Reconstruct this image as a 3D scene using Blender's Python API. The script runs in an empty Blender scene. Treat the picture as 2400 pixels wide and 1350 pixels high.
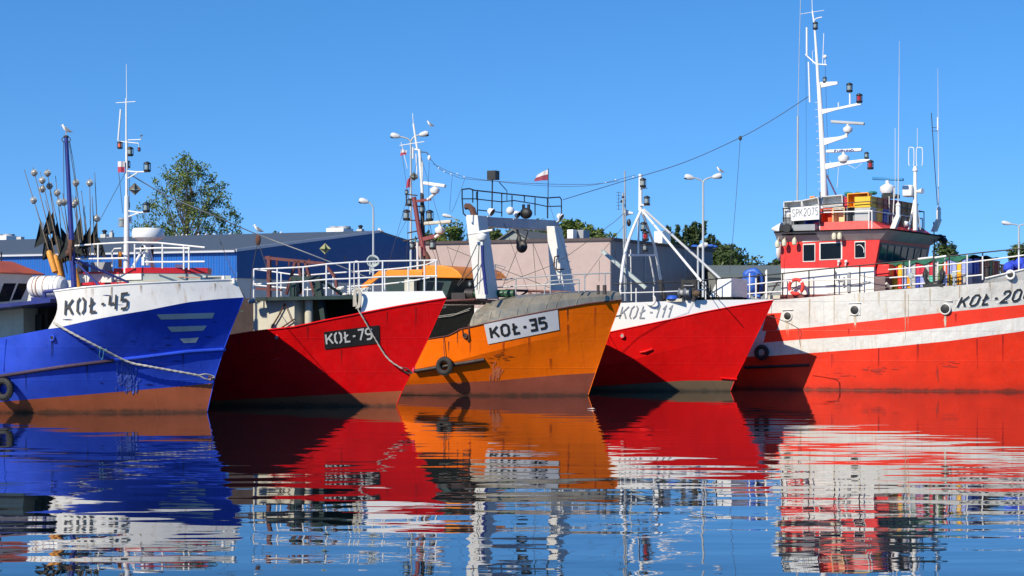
import bpy, bmesh, math, random
from mathutils import Vector, Matrix
random.seed(7)
scene = bpy.context.scene
COL = scene.collection
R = math.radians
F, CX, YH, EYE = 4666.67, 1200.0, 775.0, 2.0      # focal length in photo pixels, horizon row, eye height

def W(px, py, Y):
    return Vector(((px-CX)/F*Y, Y, EYE+(YH-py)/F*Y))

def mix(a, b, t): return a+(b-a)*t

# ---------------------------------------------------------------- materials
MATS = {}
def srgb(h):
    h = h.lstrip('#'); c = [int(h[i:i+2], 16)/255 for i in (0, 2, 4)]
    return tuple((x/12.92 if x <= .04045 else ((x+.055)/1.055)**2.4) for x in c)

def paint(name, rgb, rough=.4, var=.18, rust=0., bump=.25, bscale=1.6, metal=0., spec=.5, dirt=0., grime=False, coat=0., rustcol=(.16, .06, .02), scale=1.0, scratch=0., seams=None):
    if name in MATS: return MATS[name]
    m = bpy.data.materials.new(name); m.use_nodes = True
    nt = m.node_tree; N = nt.nodes; L = nt.links
    bs = N['Principled BSDF']
    bs.inputs['Roughness'].default_value = rough
    bs.inputs['Metallic'].default_value = metal
    bs.inputs['Specular IOR Level'].default_value = spec
    if coat: bs.inputs['Coat Weight'].default_value = coat; bs.inputs['Coat Roughness'].default_value = .15
    tc = N.new('ShaderNodeTexCoord')
    def noise(sc, mp=None, detail=4, rgh=.6):
        n = N.new('ShaderNodeTexNoise'); n.inputs['Scale'].default_value = sc; n.inputs['Detail'].default_value = detail
        n.inputs['Roughness'].default_value = rgh
        src = tc.outputs['Object']
        if mp:
            k = N.new('ShaderNodeMapping'); k.inputs['Scale'].default_value = mp; k.inputs['Location'].default_value = (random.random()*20,)*3
            L.new(src, k.inputs[0]); src = k.outputs[0]
        L.new(src, n.inputs['Vector']); return n.outputs['Fac']
    def ramp(fac, lo, hi, a=0., b=1.):
        r = N.new('ShaderNodeMapRange'); L.new(fac, r.inputs[0])
        r.inputs[1].default_value = lo; r.inputs[2].default_value = hi; r.inputs[3].default_value = a; r.inputs[4].default_value = b
        return r.outputs[0]
    def mixc(fac, c1, c2):
        x = N.new('ShaderNodeMix'); x.data_type = 'RGBA'
        if isinstance(fac, float): x.inputs[0].default_value = fac
        else: L.new(fac, x.inputs[0])
        for i, c in ((6, c1), (7, c2)):
            if isinstance(c, tuple): x.inputs[i].default_value = (*c, 1)
            else: L.new(c, x.inputs[i])
        return x.outputs[2]
    def mul(a, b):
        x = N.new('ShaderNodeMath'); x.operation = 'MULTIPLY'
        for i, c in ((0, a), (1, b)):
            if isinstance(c, float): x.inputs[i].default_value = c
            else: L.new(c, x.inputs[i])
        return x.outputs[0]
    lo = tuple(c*(1-var) for c in rgb); hi = tuple(min(1, c*(1+var*.8)) for c in rgb)
    c = mixc(ramp(noise(1.3*scale), .3, .7), lo, hi)
    c = mixc(mul(ramp(noise(14*scale, None, 6), .35, .7), .5*min(1, var*2.5)), c, lo)
    if dirt:
        d = mul(ramp(noise(5*scale, (1, 1, 1), 8, .75), .56, .72), dirt)
        c = mixc(d, c, tuple(x*.35+.012 for x in rgb))
    if scratch:
        d = mul(ramp(noise(2.2, (1.2, 1.2, 11), 7, .7), .61, .66), scratch)
        d = mul(d, ramp(noise(.55), .5, .62))
        c = mixc(d, c, tuple(x*.22+.01 for x in rgb))
        d = mul(ramp(noise(3.1, (1, 1, 7), 8, .75), .66, .69), scratch*.7)
        c = mixc(d, c, tuple(min(1, x*.7+.16) for x in rgb))
    if rust:
        d = mul(ramp(noise(1.0, (9, 9, .55), 5, .65), .54, .72), rust*.8)
        d = mul(d, ramp(noise(1.1), .40, .58))
        c = mixc(d, c, rustcol)
        d = mul(ramp(noise(6, None, 9, .8), .68, .74), min(1., rust*1.3))
        c = mixc(d, c, tuple(x*.6 for x in rustcol))
    if grime:
        sx = N.new('ShaderNodeSeparateXYZ'); L.new(tc.outputs['Object'], sx.inputs[0])
        ad = N.new('ShaderNodeMath'); ad.operation = 'MULTIPLY_ADD'
        L.new(noise(2.6, None, 8, .7), ad.inputs[0]); ad.inputs[1].default_value = -.34; L.new(sx.outputs[2], ad.inputs[2])
        d = ramp(ad.outputs[0], -.14, -.05, .9, 0.)
        c = mixc(d, c, (.016, .020, .010))
        d = ramp(ad.outputs[0], -.08, .18, .4, 0.)
        c = mixc(d, c, tuple(x*.45+.01 for x in rgb))
    L.new(c, bs.inputs['Base Color'])
    r = ramp(noise(7*scale, None, 5), .3, .75, max(.05, rough-.1), min(1, rough+.16))
    L.new(r, bs.inputs['Roughness'])
    if bump:
        b = N.new('ShaderNodeBump'); b.inputs['Strength'].default_value = bump; b.inputs['Distance'].default_value = .05
        n1 = noise(bscale, (1, 1, .8), 3, .5); n2 = noise(22*scale, None, 3)
        ad = N.new('ShaderNodeMath'); ad.operation = 'MULTIPLY_ADD'; L.new(n2, ad.inputs[0]); ad.inputs[1].default_value = .06; L.new(n1, ad.inputs[2])
        hh = ad.outputs[0]
        if seams:
            sp = N.new('ShaderNodeSeparateXYZ'); L.new(tc.outputs['Object'], sp.inputs[0]); cb = N.new('ShaderNodeCombineXYZ'); L.new(sp.outputs[0], cb.inputs[0]); L.new(sp.outputs[2], cb.inputs[1])
            br = N.new('ShaderNodeTexBrick'); L.new(cb.outputs[0], br.inputs[0]); br.inputs['Scale'].default_value = 1.; br.inputs['Brick Width'].default_value = seams[0]; br.inputs['Row Height'].default_value = seams[1]; br.inputs['Mortar Size'].default_value = .014; br.inputs['Mortar Smooth'].default_value = .6
            a2 = N.new('ShaderNodeMath'); a2.operation = 'MULTIPLY_ADD'; L.new(br.outputs['Fac'], a2.inputs[0]); a2.inputs[1].default_value = .22; L.new(hh, a2.inputs[2]); hh = a2.outputs[0]
            fr = noise(1.0, (1.9, 1, .35), 2, .5); a3 = N.new('ShaderNodeMath'); a3.operation = 'MULTIPLY_ADD'; L.new(fr, a3.inputs[0]); a3.inputs[1].default_value = .9; L.new(hh, a3.inputs[2]); hh = a3.outputs[0]
        L.new(hh, b.inputs['Height']); L.new(b.outputs[0], bs.inputs['Normal'])
    MATS[name] = m; return m

def simple(name, rgb, rough=.5, metal=0., var=.1):
    return paint(name, rgb, rough, var, bump=0, metal=metal)

# ---------------------------------------------------------------- mesh builder
class MB:
    def __init__(s): s.v = []; s.f = []; s.m = []
    def add(s, vs, fs, mi=0):
        o = len(s.v); s.v += [Vector(p) for p in vs]; s.f += [tuple(i+o for i in f) for f in fs]; s.m += [mi]*len(fs); return s
    def box(s, x0, x1, y0, y1, z0, z1, mi=0):
        x0, x1 = min(x0, x1), max(x0, x1); y0, y1 = min(y0, y1), max(y0, y1); z0, z1 = min(z0, z1), max(z0, z1)
        return s.hexa([(x0, y0, z0), (x1, y0, z0), (x1, y1, z0), (x0, y1, z0)], [(x0, y0, z1), (x1, y0, z1), (x1, y1, z1), (x0, y1, z1)], mi)
    def hexa(s, lo, hi, mi=0):
        return s.add(list(lo)+list(hi), [(3, 2, 1, 0), (4, 5, 6, 7), (0, 1, 5, 4), (1, 2, 6, 5), (2, 3, 7, 6), (3, 0, 4, 7)], mi)
    def prism(s, pts, off, mi=0):
        n = len(pts); off = Vector(off); a = [Vector(p) for p in pts]
        return s.add(a+[p+off for p in a], [tuple(range(n)), tuple(reversed(range(n, 2*n)))]+[(i, i+n, (i+1) % n+n, (i+1) % n) for i in range(n)], mi)
    def tube(s, pts, r, n=7, mi=0, cap=True):
        pts = [Vector(p) for p in pts]; k = len(pts)
        rs = r if isinstance(r, (list, tuple)) else [r]*k
        ring = []; base = len(s.v)
        up = None
        for i, p in enumerate(pts):
            d = (pts[min(i+1, k-1)]-pts[max(i-1, 0)])
            d = d.normalized() if d.length > 1e-9 else Vector((0, 0, 1))
            if up is None:
                up = Vector((0, 0, 1)) if abs(d.z) < .9 else Vector((1, 0, 0))
            a = d.cross(up); a = a.normalized() if a.length > 1e-6 else d.orthogonal().normalized()
            b = a.cross(d).normalized(); up = b
            for j in range(n):
                t = 2*math.pi*j/n
                s.v.append(p+(a*math.cos(t)+b*math.sin(t))*rs[i])
        for i in range(k-1):
            for j in range(n):
                s.f.append((base+i*n+j, base+i*n+(j+1) % n, base+(i+1)*n+(j+1) % n, base+(i+1)*n+j)); s.m.append(mi)
        if cap:
            s.f.append(tuple(base+j for j in reversed(range(n)))); s.m.append(mi)
            s.f.append(tuple(base+(k-1)*n+j for j in range(n))); s.m.append(mi)
        return s
    def bar(s, p0, p1, w, h, mi=0):
        p0 = Vector(p0); p1 = Vector(p1); d = (p1-p0).normalized()
        up = Vector((0, 0, 1)) if abs(d.z) < .95 else Vector((1, 0, 0))
        a = d.cross(up).normalized()*w/2; b = a.cross(d).normalized()*h/2
        return s.hexa([p0-a-b, p0+a-b, p0+a+b, p0-a+b], [p1-a-b, p1+a-b, p1+a+b, p1-a+b], mi)
    def lathe(s, prof, c, axis=(0, 0, 1), n=14, mi=0):
        c = Vector(c); ax = Vector(axis).normalized(); a = ax.orthogonal().normalized(); b = ax.cross(a)
        base = len(s.v); k = len(prof)
        for r, h in prof:
            for j in range(n):
                t = 2*math.pi*j/n
                s.v.append(c+ax*h+(a*math.cos(t)+b*math.sin(t))*r)
        for i in range(k-1):
            for j in range(n):
                s.f.append((base+i*n+j, base+i*n+(j+1) % n, base+(i+1)*n+(j+1) % n, base+(i+1)*n+j)); s.m.append(mi)
        s.f.append(tuple(base+j for j in reversed(range(n)))); s.m.append(mi)
        s.f.append(tuple(base+(k-1)*n+j for j in range(n))); s.m.append(mi)
        return s
    def ball(s, c, r, n=10, sc=(1, 1, 1), mi=0):
        c = Vector(c); k = n//2+1; base = len(s.v)
        for i in range(k+1):
            ph = math.pi*i/k
            for j in range(n):
                t = 2*math.pi*j/n
                s.v.append(c+Vector((r*sc[0]*math.sin(ph)*math.cos(t), r*sc[1]*math.sin(ph)*math.sin(t), r*sc[2]*math.cos(ph))))
        for i in range(k):
            for j in range(n):
                s.f.append((base+i*n+j, base+(i+1)*n+j, base+(i+1)*n+(j+1) % n, base+i*n+(j+1) % n)); s.m.append(mi)
        return s
    def torus(s, c, R_, r, axis=(0, 1, 0), n=24, k=9, a0=0., a1=360., mi=0, mfun=None):
        c = Vector(c); ax = Vector(axis).normalized(); a = ax.orthogonal().normalized(); b = ax.cross(a)
        full = abs(a1-a0) >= 360; base = len(s.v); nn = n if full else n+1
        for i in range(nn):
            t = R(a0+(a1-a0)*i/n); d = a*math.cos(t)+b*math.sin(t)
            for j in range(k):
                q = 2*math.pi*j/k
                s.v.append(c+d*(R_+r*math.cos(q))+ax*r*math.sin(q))
        for i in range(n):
            i2 = (i+1) % nn
            for j in range(k):
                s.f.append((base+i*k+j, base+i2*k+j, base+i2*k+(j+1) % k, base+i*k+(j+1) % k)); s.m.append(mfun(i/n) if mfun else mi)
        return s
    def grid(s, fn, nu, nv, mi=0):
        vs = [fn(i/nu, j/nv) for j in range(nv+1) for i in range(nu+1)]
        return s.add(vs, [(j*(nu+1)+i, j*(nu+1)+i+1, (j+1)*(nu+1)+i+1, (j+1)*(nu+1)+i) for j in range(nv) for i in range(nu)], mi)
    def build(s, name, mats, parent=None, bevel=0., sharp=35, recalc=True):
        me = bpy.data.meshes.new(name)
        me.from_pydata([tuple(v) for v in s.v], [], s.f)
        if not isinstance(mats, (list, tuple)): mats = [mats]
        for m in mats: me.materials.append(m)
        me.polygons.foreach_set('material_index', s.m)
        bm = bmesh.new(); bm.from_mesh(me)
        if recalc: bmesh.ops.recalc_face_normals(bm, faces=bm.faces)
        for f in bm.faces: f.smooth = True
        lim = R(sharp)
        for e in bm.edges:
            if len(e.link_faces) == 2 and e.calc_face_angle(0) > lim: e.smooth = False
        bm.to_mesh(me); bm.free()
        o = bpy.data.objects.new(name, me); COL.objects.link(o)
        if parent is not None: o.parent = parent
        if bevel:
            md = o.modifiers.new('bevel', 'BEVEL'); md.width = bevel; md.segments = 2; md.limit_method = 'ANGLE'; md.angle_limit = R(40)
        return o

def tag(o, label, cat, group=None, kind=None):
    if label: o['label'] = label
    if cat: o['category'] = cat
    if group: o['group'] = group
    if kind: o['kind'] = kind
    return o
def empty(name, loc=(0, 0, 0), rz=0., label=None, cat=None, group=None):
    o = bpy.data.objects.new(name, None); COL.objects.link(o); o.location = loc; o.rotation_euler = (0, 0, rz)
    o.empty_display_size = .2
    return tag(o, label, cat, group)
def copy_tree(o, parent=None):
    c = o.copy(); COL.objects.link(c); c.parent = parent
    for ch in [x for x in bpy.data.objects if x.parent == o]: copy_tree(ch, c)
    return c
ORD = ['first', 'second', 'third', 'fourth', 'fifth', 'sixth', 'seventh', 'eighth', 'ninth', 'tenth', 'eleventh', 'twelfth', 'thirteenth', 'fourteenth', 'fifteenth', 'sixteenth', 'seventeenth', 'eighteenth', 'nineteenth', 'twentieth']

# ---------------------------------------------------------------- boat frame and hull
class Level:
    pass
class Boat:
    """local +X = bow, +Y = port, -Y = starboard (the seen side), Z up, origin = stem at the waterline"""
    def __init__(s, name, label, px, py, theta, cat='fishing boat', Y=None):
        s.th = R(theta)
        if Y is None: Y = EYE*F/(py-YH)
        s.O = Vector(((px-CX)/F*Y, Y, 0))
        s.u = Vector((math.cos(s.th), -math.sin(s.th), 0)); s.n = Vector((math.sin(s.th), math.cos(s.th), 0))
        s.root = empty(name, s.O, -s.th, label, cat)
        s.lv = []; s.L = 16.
    def at(s, px, py, b=0.):
        d = Vector(((px-CX)/F, 1, (YH-py)/F)); C = Vector((0, 0, EYE))
        t = ((s.O-C).dot(s.n)-b)/d.dot(s.n); P = C+d*t-s.O
        return Vector((P.dot(s.u), -b, P.z))
    def atx(s, px, py, x):
        d = Vector(((px-CX)/F, 1, (YH-py)/F)); C = Vector((0, 0, EYE))
        t = ((s.O-C).dot(s.u)+x)/d.dot(s.u); P = C+d*t-s.O
        return Vector((x, P.dot(s.n), P.z))
    def w(s, p): p = Vector(p); return s.O+s.u*p.x+s.n*p.y+Vector((0, 0, p.z))
    # -- hull levels, bottom to top
    def level(s, pts, Wd, E, p=2., z=None, xs=None):
        l = Level(); l.W = Wd; l.E = E; l.p = p
        if z is not None:
            l.xs = xs; l.pts = [(xs, z), (xs-30, z)]
        else:
            a = s.at(*pts[0], 0.); l.xs = a.x; q = [(a.x, a.z)]
            for P in pts[1:]:
                b = Wd*.6
                for _ in range(25):
                    a = s.at(*P, b); sx = l.xs-a.x
                    b = Wd*s.shape(max(0, sx)/E, p)
                q.append((a.x, a.z))
            l.pts = q
        s.lv.append(l)
    @staticmethod
    def shape(t, p): return 1-(1-min(max(t, 0), 1))**p
    def zl(s, k, x):
        l = s.lv[k]; q = l.pts
        if x >= q[0][0]: return q[0][1]
        for i in range(len(q)-1):
            if x >= q[i+1][0]:
                t = (x-q[i][0])/(q[i+1][0]-q[i][0]); return mix(q[i][1], q[i+1][1], t)
        sl = (q[-1][1]-q[-2][1])/(q[-1][0]-q[-2][0]); d = x-q[-1][0]
        return q[-1][1]+sl*d*math.exp(d/6.)          # sheer flattens going aft
    def row(s, k, f, x):
        """point on the starboard surface, band k, fraction f, at local x"""
        k2 = min(k+1, len(s.lv)-1)
        a, b = s.lv[k], s.lv[k2]
        xs = mix(a.xs, b.xs, f); Wd = mix(a.W, b.W, f); E = mix(a.E, b.E, f); p = mix(a.p, b.p, f)
        sa = max(0, xs-x)
        z = mix(s.zl(k, min(x, a.xs)), s.zl(k2, x), f)
        bb = Wd*s.shape(sa/E, p)*(1-.28*min(1, sa/s.L)**4)
        return bb, z, xs
    def hull_b(s, x, z):
        n = len(s.lv)
        for k in range(n-1):
            z0 = s.zl(k, x); z1 = s.zl(k+1, x)
            if z <= z1 or k == n-2:
                f = (z-z0)/(z1-z0) if abs(z1-z0) > 1e-6 else 0
                f = min(max(f, 0), 1.); return s.row(k, f, x)[0]
    def hpx(s, px, py, off=.015):
        b = 1.
        for _ in range(30):
            P = s.at(px, py, b); b = mix(b, s.hull_b(P.x, P.z), .7)
        P = s.at(px, py, b+off); return P
    def band(s, k, mb, mi, N=70, rows=3, x_end=None, inner=0.):
        """adds band k of both sides; x_end may be a function of f"""
        for side in (-1, 1):
            vs = []
            for j in range(rows+1):
                f = j/rows; xs = mix(s.lv[k].xs, s.lv[k+1].xs, f)
                xe = xs-s.L if x_end is None else (x_end(f) if callable(x_end) else x_end)
                if x_end is None: xe = mix(s.lv[0].xs, s.lv[-1].xs, .5)-s.L
                for i in range(N+1):
                    x = xs-(xs-xe)*(i/N)**1.6
                    b, z, _ = s.row(k, f, x)
                    vs.append((x, side*max(0, b-inner), z))
            mb.add(vs, [(j*(N+1)+i, j*(N+1)+i+1, (j+1)*(N+1)+i+1, (j+1)*(N+1)+i) for j in range(rows) for i in range(N)], mi)
    def deck(s, k, mb, mi, dz=-.04, N=50, x_end=None):
        xs = s.lv[k].xs; xe = (mix(s.lv[0].xs, s.lv[-1].xs, .5)-s.L) if x_end is None else x_end
        vs = []
        for i in range(N+1):
            x = xs-(xs-xe)*(i/N)**1.4; b, z, _ = s.row(k, 0, x)
            b = max(0, s.hull_b(x, z+dz)-.03)
            vs += [(x, -b, z+dz), (x, 0, z+dz+.05), (x, b, z+dz)]
        mb.add(vs, [(3*i+j, 3*i+j+1, 3*i+4+j, 3*i+3+j) for i in range(N) for j in (0, 1)], mi)
    def transom(s, mb, mi):
        xe = mix(s.lv[0].xs, s.lv[-1].xs, .5)-s.L; a = []; b = []
        for k in range(len(s.lv)):
            w_, z, _ = s.row(k, 0, xe); a.append((xe, -w_, z)); b.append((xe, w_, z))
        n = len(a); mb.add(a+b, [(i, i+1, n+i+1, n+i) for i in range(n-1)], mi)
    def edge(s, k, x0, x1, side=-1, off=0., dz=0., n=40):
        out = []
        for i in range(n+1):
            x = mix(x0, x1, i/n); b, z, _ = s.row(k, 0, x) if k < len(s.lv)-1 else s.row(k-1, 1, x)
            out.append(Vector((x, side*(b+off), z+dz)))
        return out
    # -- shortcuts
    def P(s, pts, b): return [s.at(x, y, b) for x, y in pts]
    def PX(s, pts, x): return [s.atx(a, c, x) for a, c in pts]
    def bx(s, mb, x0, y0, x1, y1, b, d, mi=0):
        a = s.at(x0, y0, b); c = s.at(x1, y1, b)
        xa, xb = sorted((a.x, c.x)); cx = (x0+x1)/2
        zt = s.at(cx, min(y0, y1), b).z; zb = s.at(cx, max(y0, y1), b).z
        mb.box(xa, xb, -b, -b+d, zb, zt, mi); return xa, xb, zb, zt
    def poly(s, mb, pts, b, d, mi=0): mb.prism(s.P(pts, b), (0, d, 0), mi)
    def quad_on_hull(s, quad, off=.015, nu=16, nv=4):
        (ax, ay), (bx_, by), (cx, cy), (dx, dy) = quad      # TL TR BR BL
        def fn(u, v):
            tx = mix(ax, bx_, u); ty = mix(ay, by, u); ux = mix(dx, cx, u); uy = mix(dy, cy, u)
            return s.hpx(mix(ux, tx, v), mix(uy, ty, v), off)
        return fn
    def decal(s, name, quad, mat, off=.015, nu=16, nv=4, th=.006, parent=None):
        mb = MB(); fn = s.quad_on_hull(quad, off); mb.grid(fn, nu, nv)
        o = mb.build(name, mat, parent or s.root)
        return o

# ---------------------------------------------------------------- stroke lettering
def oval(x0, x1, gap, c=.16):
    m = (x0+x1)/2; g = gap/2
    if gap: return [[(m-g, 1), (x0+c, 1), (x0, 1-c*1.2), (x0, c*1.2), (x0+c, 0), (m-g, 0)], [(m+g, 1), (x1-c, 1), (x1, 1-c*1.2), (x1, c*1.2), (x1-c, 0), (m+g, 0)]]
    return [[(m, 1), (x0+c, 1), (x0, 1-c*1.2), (x0, c*1.2), (x0+c, 0), (x1-c, 0), (x1, c*1.2), (x1, 1-c*1.2), (x1-c, 1), (m, 1)]]
def glyph(ch, st):
    g = .16 if st else 0
    return {
     'K': (.60, [[(0, 0), (0, 1)], [(.56, 1), (.07, .42)], [(.22, .62), (.58, 0)]]),
     'O': (.58, oval(0, .56, g)), '0': (.58, oval(0, .56, 0)),
     'Ł': (.60, [[(.14, 1), (.14, 0), (.56, 0)], [(0, .38), (.10, .45)], [(.19, .52), (.40, .68)]]),
     '-': (.30, [[(.02, .46), (.26, .46)]]), ' ': (.2, []),
     '4': (.58, [[(.04, 1), (.0, .42), (.40, .42)], [(.50, 1), (.50, 0)]]),
     '5': (.55, [[(.52, 1), (.04, 1), (.02, .58), (.36, .58), (.50, .46), (.50, .14), (.38, 0), (.02, 0)]]),
     '7': (.50, [[(0, 1), (.48, 1), (.18, 0)]]),
     '9': (.52, [[(.50, .46), (.14, .46), (0, .60), (0, .86), (.14, 1), (.36, 1), (.50, .86), (.50, .14), (.36, 0), (.06, 0)]]),
     '3': (.50, [[(0, 1), (.48, 1), (.48, 0), (0, 0)], [(.10, .52), (.41, .52)]]),
     '1': (.28, [[(.02, .68), (.20, 1), (.20, 0)]]),
     '2': (.54, [[(0, .78), (.10, 1), (.42, 1), (.52, .86), (.52, .64), (0, .0), (.54, 0)]]),
     'S': (.52, [[(.50, .82), (.38, 1), (.12, 1), (0, .86), (0, .64), (.12, .54), (.38, .46), (.50, .34), (.50, .14), (.38, 0), (.12, 0), (0, .18)]]),
     'P': (.50, [[(0, 0), (0, 1), (.36, 1), (.48, .88), (.48, .60), (.36, .48), (.07, .48)]]),
     'F': (.46, [[(0, 0), (0, 1), (.44, 1)], [(.07, .52), (.36, .52)]]),
     'U': (.52, [[(0, 1), (0, .14), (.14, 0), (.36, 0), (.50, .14), (.50, 1)]]),
     'R': (.52, [[(0, 0), (0, 1), (.36, 1), (.48, .88), (.48, .60), (.36, .48), (.07, .48)], [(.26, .41), (.50, 0)]]),
     'N': (.54, [[(0, 0), (0, 1), (.52, 0), (.52, 1)]]),
    }[ch]
def lettering(text, fn, th, st=False, gap=.2, name='lettering', mat=None, parent=None, shear=0.):
    """fn(u, v, n) -> point, u,v in 0..1; th in units of letter height"""
    adv = []; x = 0
    for ch in text:
        w_, s_ = glyph(ch, st); adv.append((x, s_)); x += w_+gap
    tot = x-gap; mb = MB(); n = 0; h = 1-th
    for x0, strokes in adv:
        for pl in strokes:
            pts = [Vector((x0+a+shear*b, th/2+b*h)) for a, b in pl]; k = len(pts); L_ = []; R_ = []
            for i, p in enumerate(pts):
                d0 = (p-pts[i-1]).normalized() if i else (pts[1]-p).normalized()
                d1 = (pts[i+1]-p).normalized() if i < k-1 else d0
                m_ = (d0+d1); m_ = m_.normalized() if m_.length > .2 else d1
                nn = Vector((-m_.y, m_.x)); sc = 1/max(.45, abs(nn.dot(Vector((-d0.y, d0.x)))))
                L_.append(p+nn*th/2*sc); R_.append(p-nn*th/2*sc)
            vs = [fn(q.x/tot, q.y, n) for q in L_]+[fn(q.x/tot, q.y, n) for q in R_]
            mb.add(vs, [(i, i+1, k+i+1, k+i) for i in range(k-1)]); n += 1
    return mb.build(name, mat, parent, recalc=False)
def hull_text(B, text, quad, th, st, mat, gap=.2, off=.03, name='registration_number', shear=0.):
    (ax, ay), (bx_, by), (cx, cy), (dx, dy) = quad
    def fn(u, v, n):
        return B.hpx(mix(mix(dx, cx, u), mix(ax, bx_, u), v), mix(mix(dy, cy, u), mix(ay, by, u), v), off+.0015*(n % 3))
    return lettering(text, fn, th, st, gap, name, mat, B.root, shear)
EXPOSURE = 0.22
SUN = 5.0
SKY_LIFT = .165; SKY_HUE = .504; SKY_SAT = 1.32; SKY_STR = .108; SKY_VAL = 1.50
WAVE = (.017, .0021, .00025)
# ================================================================ camera, light, sky, water
cam = bpy.data.cameras.new('camera'); co = bpy.data.objects.new('camera', cam); COL.objects.link(co)
cam.lens = 70; cam.sensor_width = 36; cam.sensor_fit = 'HORIZONTAL'; cam.shift_y = 100/2400
co.location = (0, 0, EYE); co.rotation_euler = (R(90), 0, 0); cam.clip_end = 3000; cam.clip_start = .1
scene.camera = co
scene.view_settings.view_transform = 'Standard'; scene.view_settings.look = 'None'
scene.view_settings.gamma = 1; scene.view_settings.exposure = EXPOSURE; scene.view_settings.use_curve_mapping = False

sun_to = Vector((-.84, -1.0, .92)).normalized()          # towards the sun
sl = bpy.data.lights.new('sun', 'SUN'); sl.energy = SUN; sl.angle = R(.5); sl.color = (1, .90, .74)
so = bpy.data.objects.new('sun', sl); COL.objects.link(so)
so.rotation_euler = sun_to.to_track_quat('Z', 'Y').to_euler(); so.location = (-30, -60, 45)

wd = bpy.data.worlds.new('World'); scene.world = wd; wd.use_nodes = True
nt = wd.node_tree; bg = nt.nodes['Background']
sky = nt.nodes.new('ShaderNodeTexSky'); sky.sky_type = 'NISHITA'; sky.sun_disc = False
sky.sun_elevation = math.asin(sun_to.z); sky.sun_rotation = math.atan2(sun_to.x, sun_to.y)
sky.altitude = 0; sky.air_density = 1.0; sky.dust_density = .0; sky.ozone_density = 3.0
tc = nt.nodes.new('ShaderNodeTexCoord'); sx = nt.nodes.new('ShaderNodeSeparateXYZ'); cx_ = nt.nodes.new('ShaderNodeCombineXYZ')
nt.links.new(tc.outputs['Generated'], sx.inputs[0])
ma = nt.nodes.new('ShaderNodeMath'); ma.operation = 'MULTIPLY_ADD'; ma.inputs[1].default_value = 1.35; ma.inputs[2].default_value = SKY_LIFT
ab = nt.nodes.new('ShaderNodeMath'); ab.operation = 'ABSOLUTE'
nt.links.new(sx.outputs[2], ab.inputs[0]); nt.links.new(ab.outputs[0], ma.inputs[0])
nt.links.new(sx.outputs[0], cx_.inputs[0]); nt.links.new(sx.outputs[1], cx_.inputs[1]); nt.links.new(ma.outputs[0], cx_.inputs[2])
vn = nt.nodes.new('ShaderNodeVectorMath'); vn.operation = 'NORMALIZE'; nt.links.new(cx_.outputs[0], vn.inputs[0]); nt.links.new(vn.outputs[0], sky.inputs[0])
hs = nt.nodes.new('ShaderNodeHueSaturation'); hs.inputs['Hue'].default_value = SKY_HUE; hs.inputs['Saturation'].default_value = SKY_SAT; hs.inputs['Value'].default_value = SKY_VAL
nt.links.new(sky.outputs[0], hs.inputs['Color']); nt.links.new(hs.outputs[0], bg.inputs[0])
bg.inputs[1].default_value = SKY_STR

# water: one sheet, rippled by slopes that are longer across the view than along it
def water_mat():
    m = bpy.data.materials.new('harbour_water'); m.use_nodes = True; nt = m.node_tree; N = nt.nodes; L = nt.links
    bs = N['Principled BSDF']; bs.inputs['Base Color'].default_value = (.004, .010, .014, 1); bs.inputs['Roughness'].default_value = .01
    bs.inputs['IOR'].default_value = 1.45; bs.inputs['Specular IOR Level'].default_value = .5
    tc = N.new('ShaderNodeTexCoord')
    def nz(sc, mp, det, loc=0.):
        k = N.new('ShaderNodeMapping'); k.inputs['Scale'].default_value = mp; k.inputs['Location'].default_value = (loc, loc*2, 0); L.new(tc.outputs['Object'], k.inputs[0])
        n = N.new('ShaderNodeTexNoise'); n.inputs['Scale'].default_value = sc; n.inputs['Detail'].default_value = det; n.inputs['Roughness'].default_value = .45
        L.new(k.outputs[0], n.inputs['Vector']); return n.outputs['Fac']
    # height in metres: long swell, middle ripples in patches, fine ripples near
    def mm(op, a, b):
        x = N.new('ShaderNodeMath'); x.operation = op
        for i, c in ((0, a), (1, b)):
            if isinstance(c, float): x.inputs[i].default_value = c
            else: L.new(c, x.inputs[i])
        return x.outputs[0]
    n1 = nz(1.0, (.35, .8, 1), 1.5)
    n2 = nz(1.0, (1.0, 2.6, 1), 2., 7.)
    n3 = nz(1.0, (3.5, 8, 1), 1., 3.)
    pm = N.new('ShaderNodeMapRange'); L.new(nz(1.0, (.12, .30, 1), 2., 11.), pm.inputs[0]); pm.inputs[1].default_value = .38; pm.inputs[2].default_value = .62; pm.inputs[3].default_value = .35; pm.inputs[4].default_value = 1.
    h = mm('ADD', mm('MULTIPLY', n1, WAVE[0]), mm('MULTIPLY', mm('ADD', mm('MULTIPLY', n2, WAVE[1]), mm('MULTIPLY', n3, WAVE[2])), pm.outputs[0]))
    # calmer in the lee of the hulls, livelier towards the viewer
    sx = N.new('ShaderNodeSeparateXYZ'); L.new(tc.outputs['Object'], sx.inputs[0])
    r = N.new('ShaderNodeMapRange'); L.new(sx.outputs[1], r.inputs[0]); r.inputs[1].default_value = 20; r.inputs[2].default_value = 52; r.inputs[3].default_value = 1.; r.inputs[4].default_value = .34
    b = N.new('ShaderNodeBump'); b.inputs['Distance'].default_value = 1.; L.new(h, b.inputs['Height']); L.new(r.outputs[0], b.inputs['Strength'])
    L.new(b.outputs[0], bs.inputs['Normal'])
    return m
mb = MB(); mb.add([(-400, -60, 0), (400, -60, 0), (400, 79, 0), (-400, 79, 0)], [(0, 1, 2, 3)])
tag(mb.build('water', water_mat()), 'dark rippled harbour water mirroring the boats', 'water', kind='structure')

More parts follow.
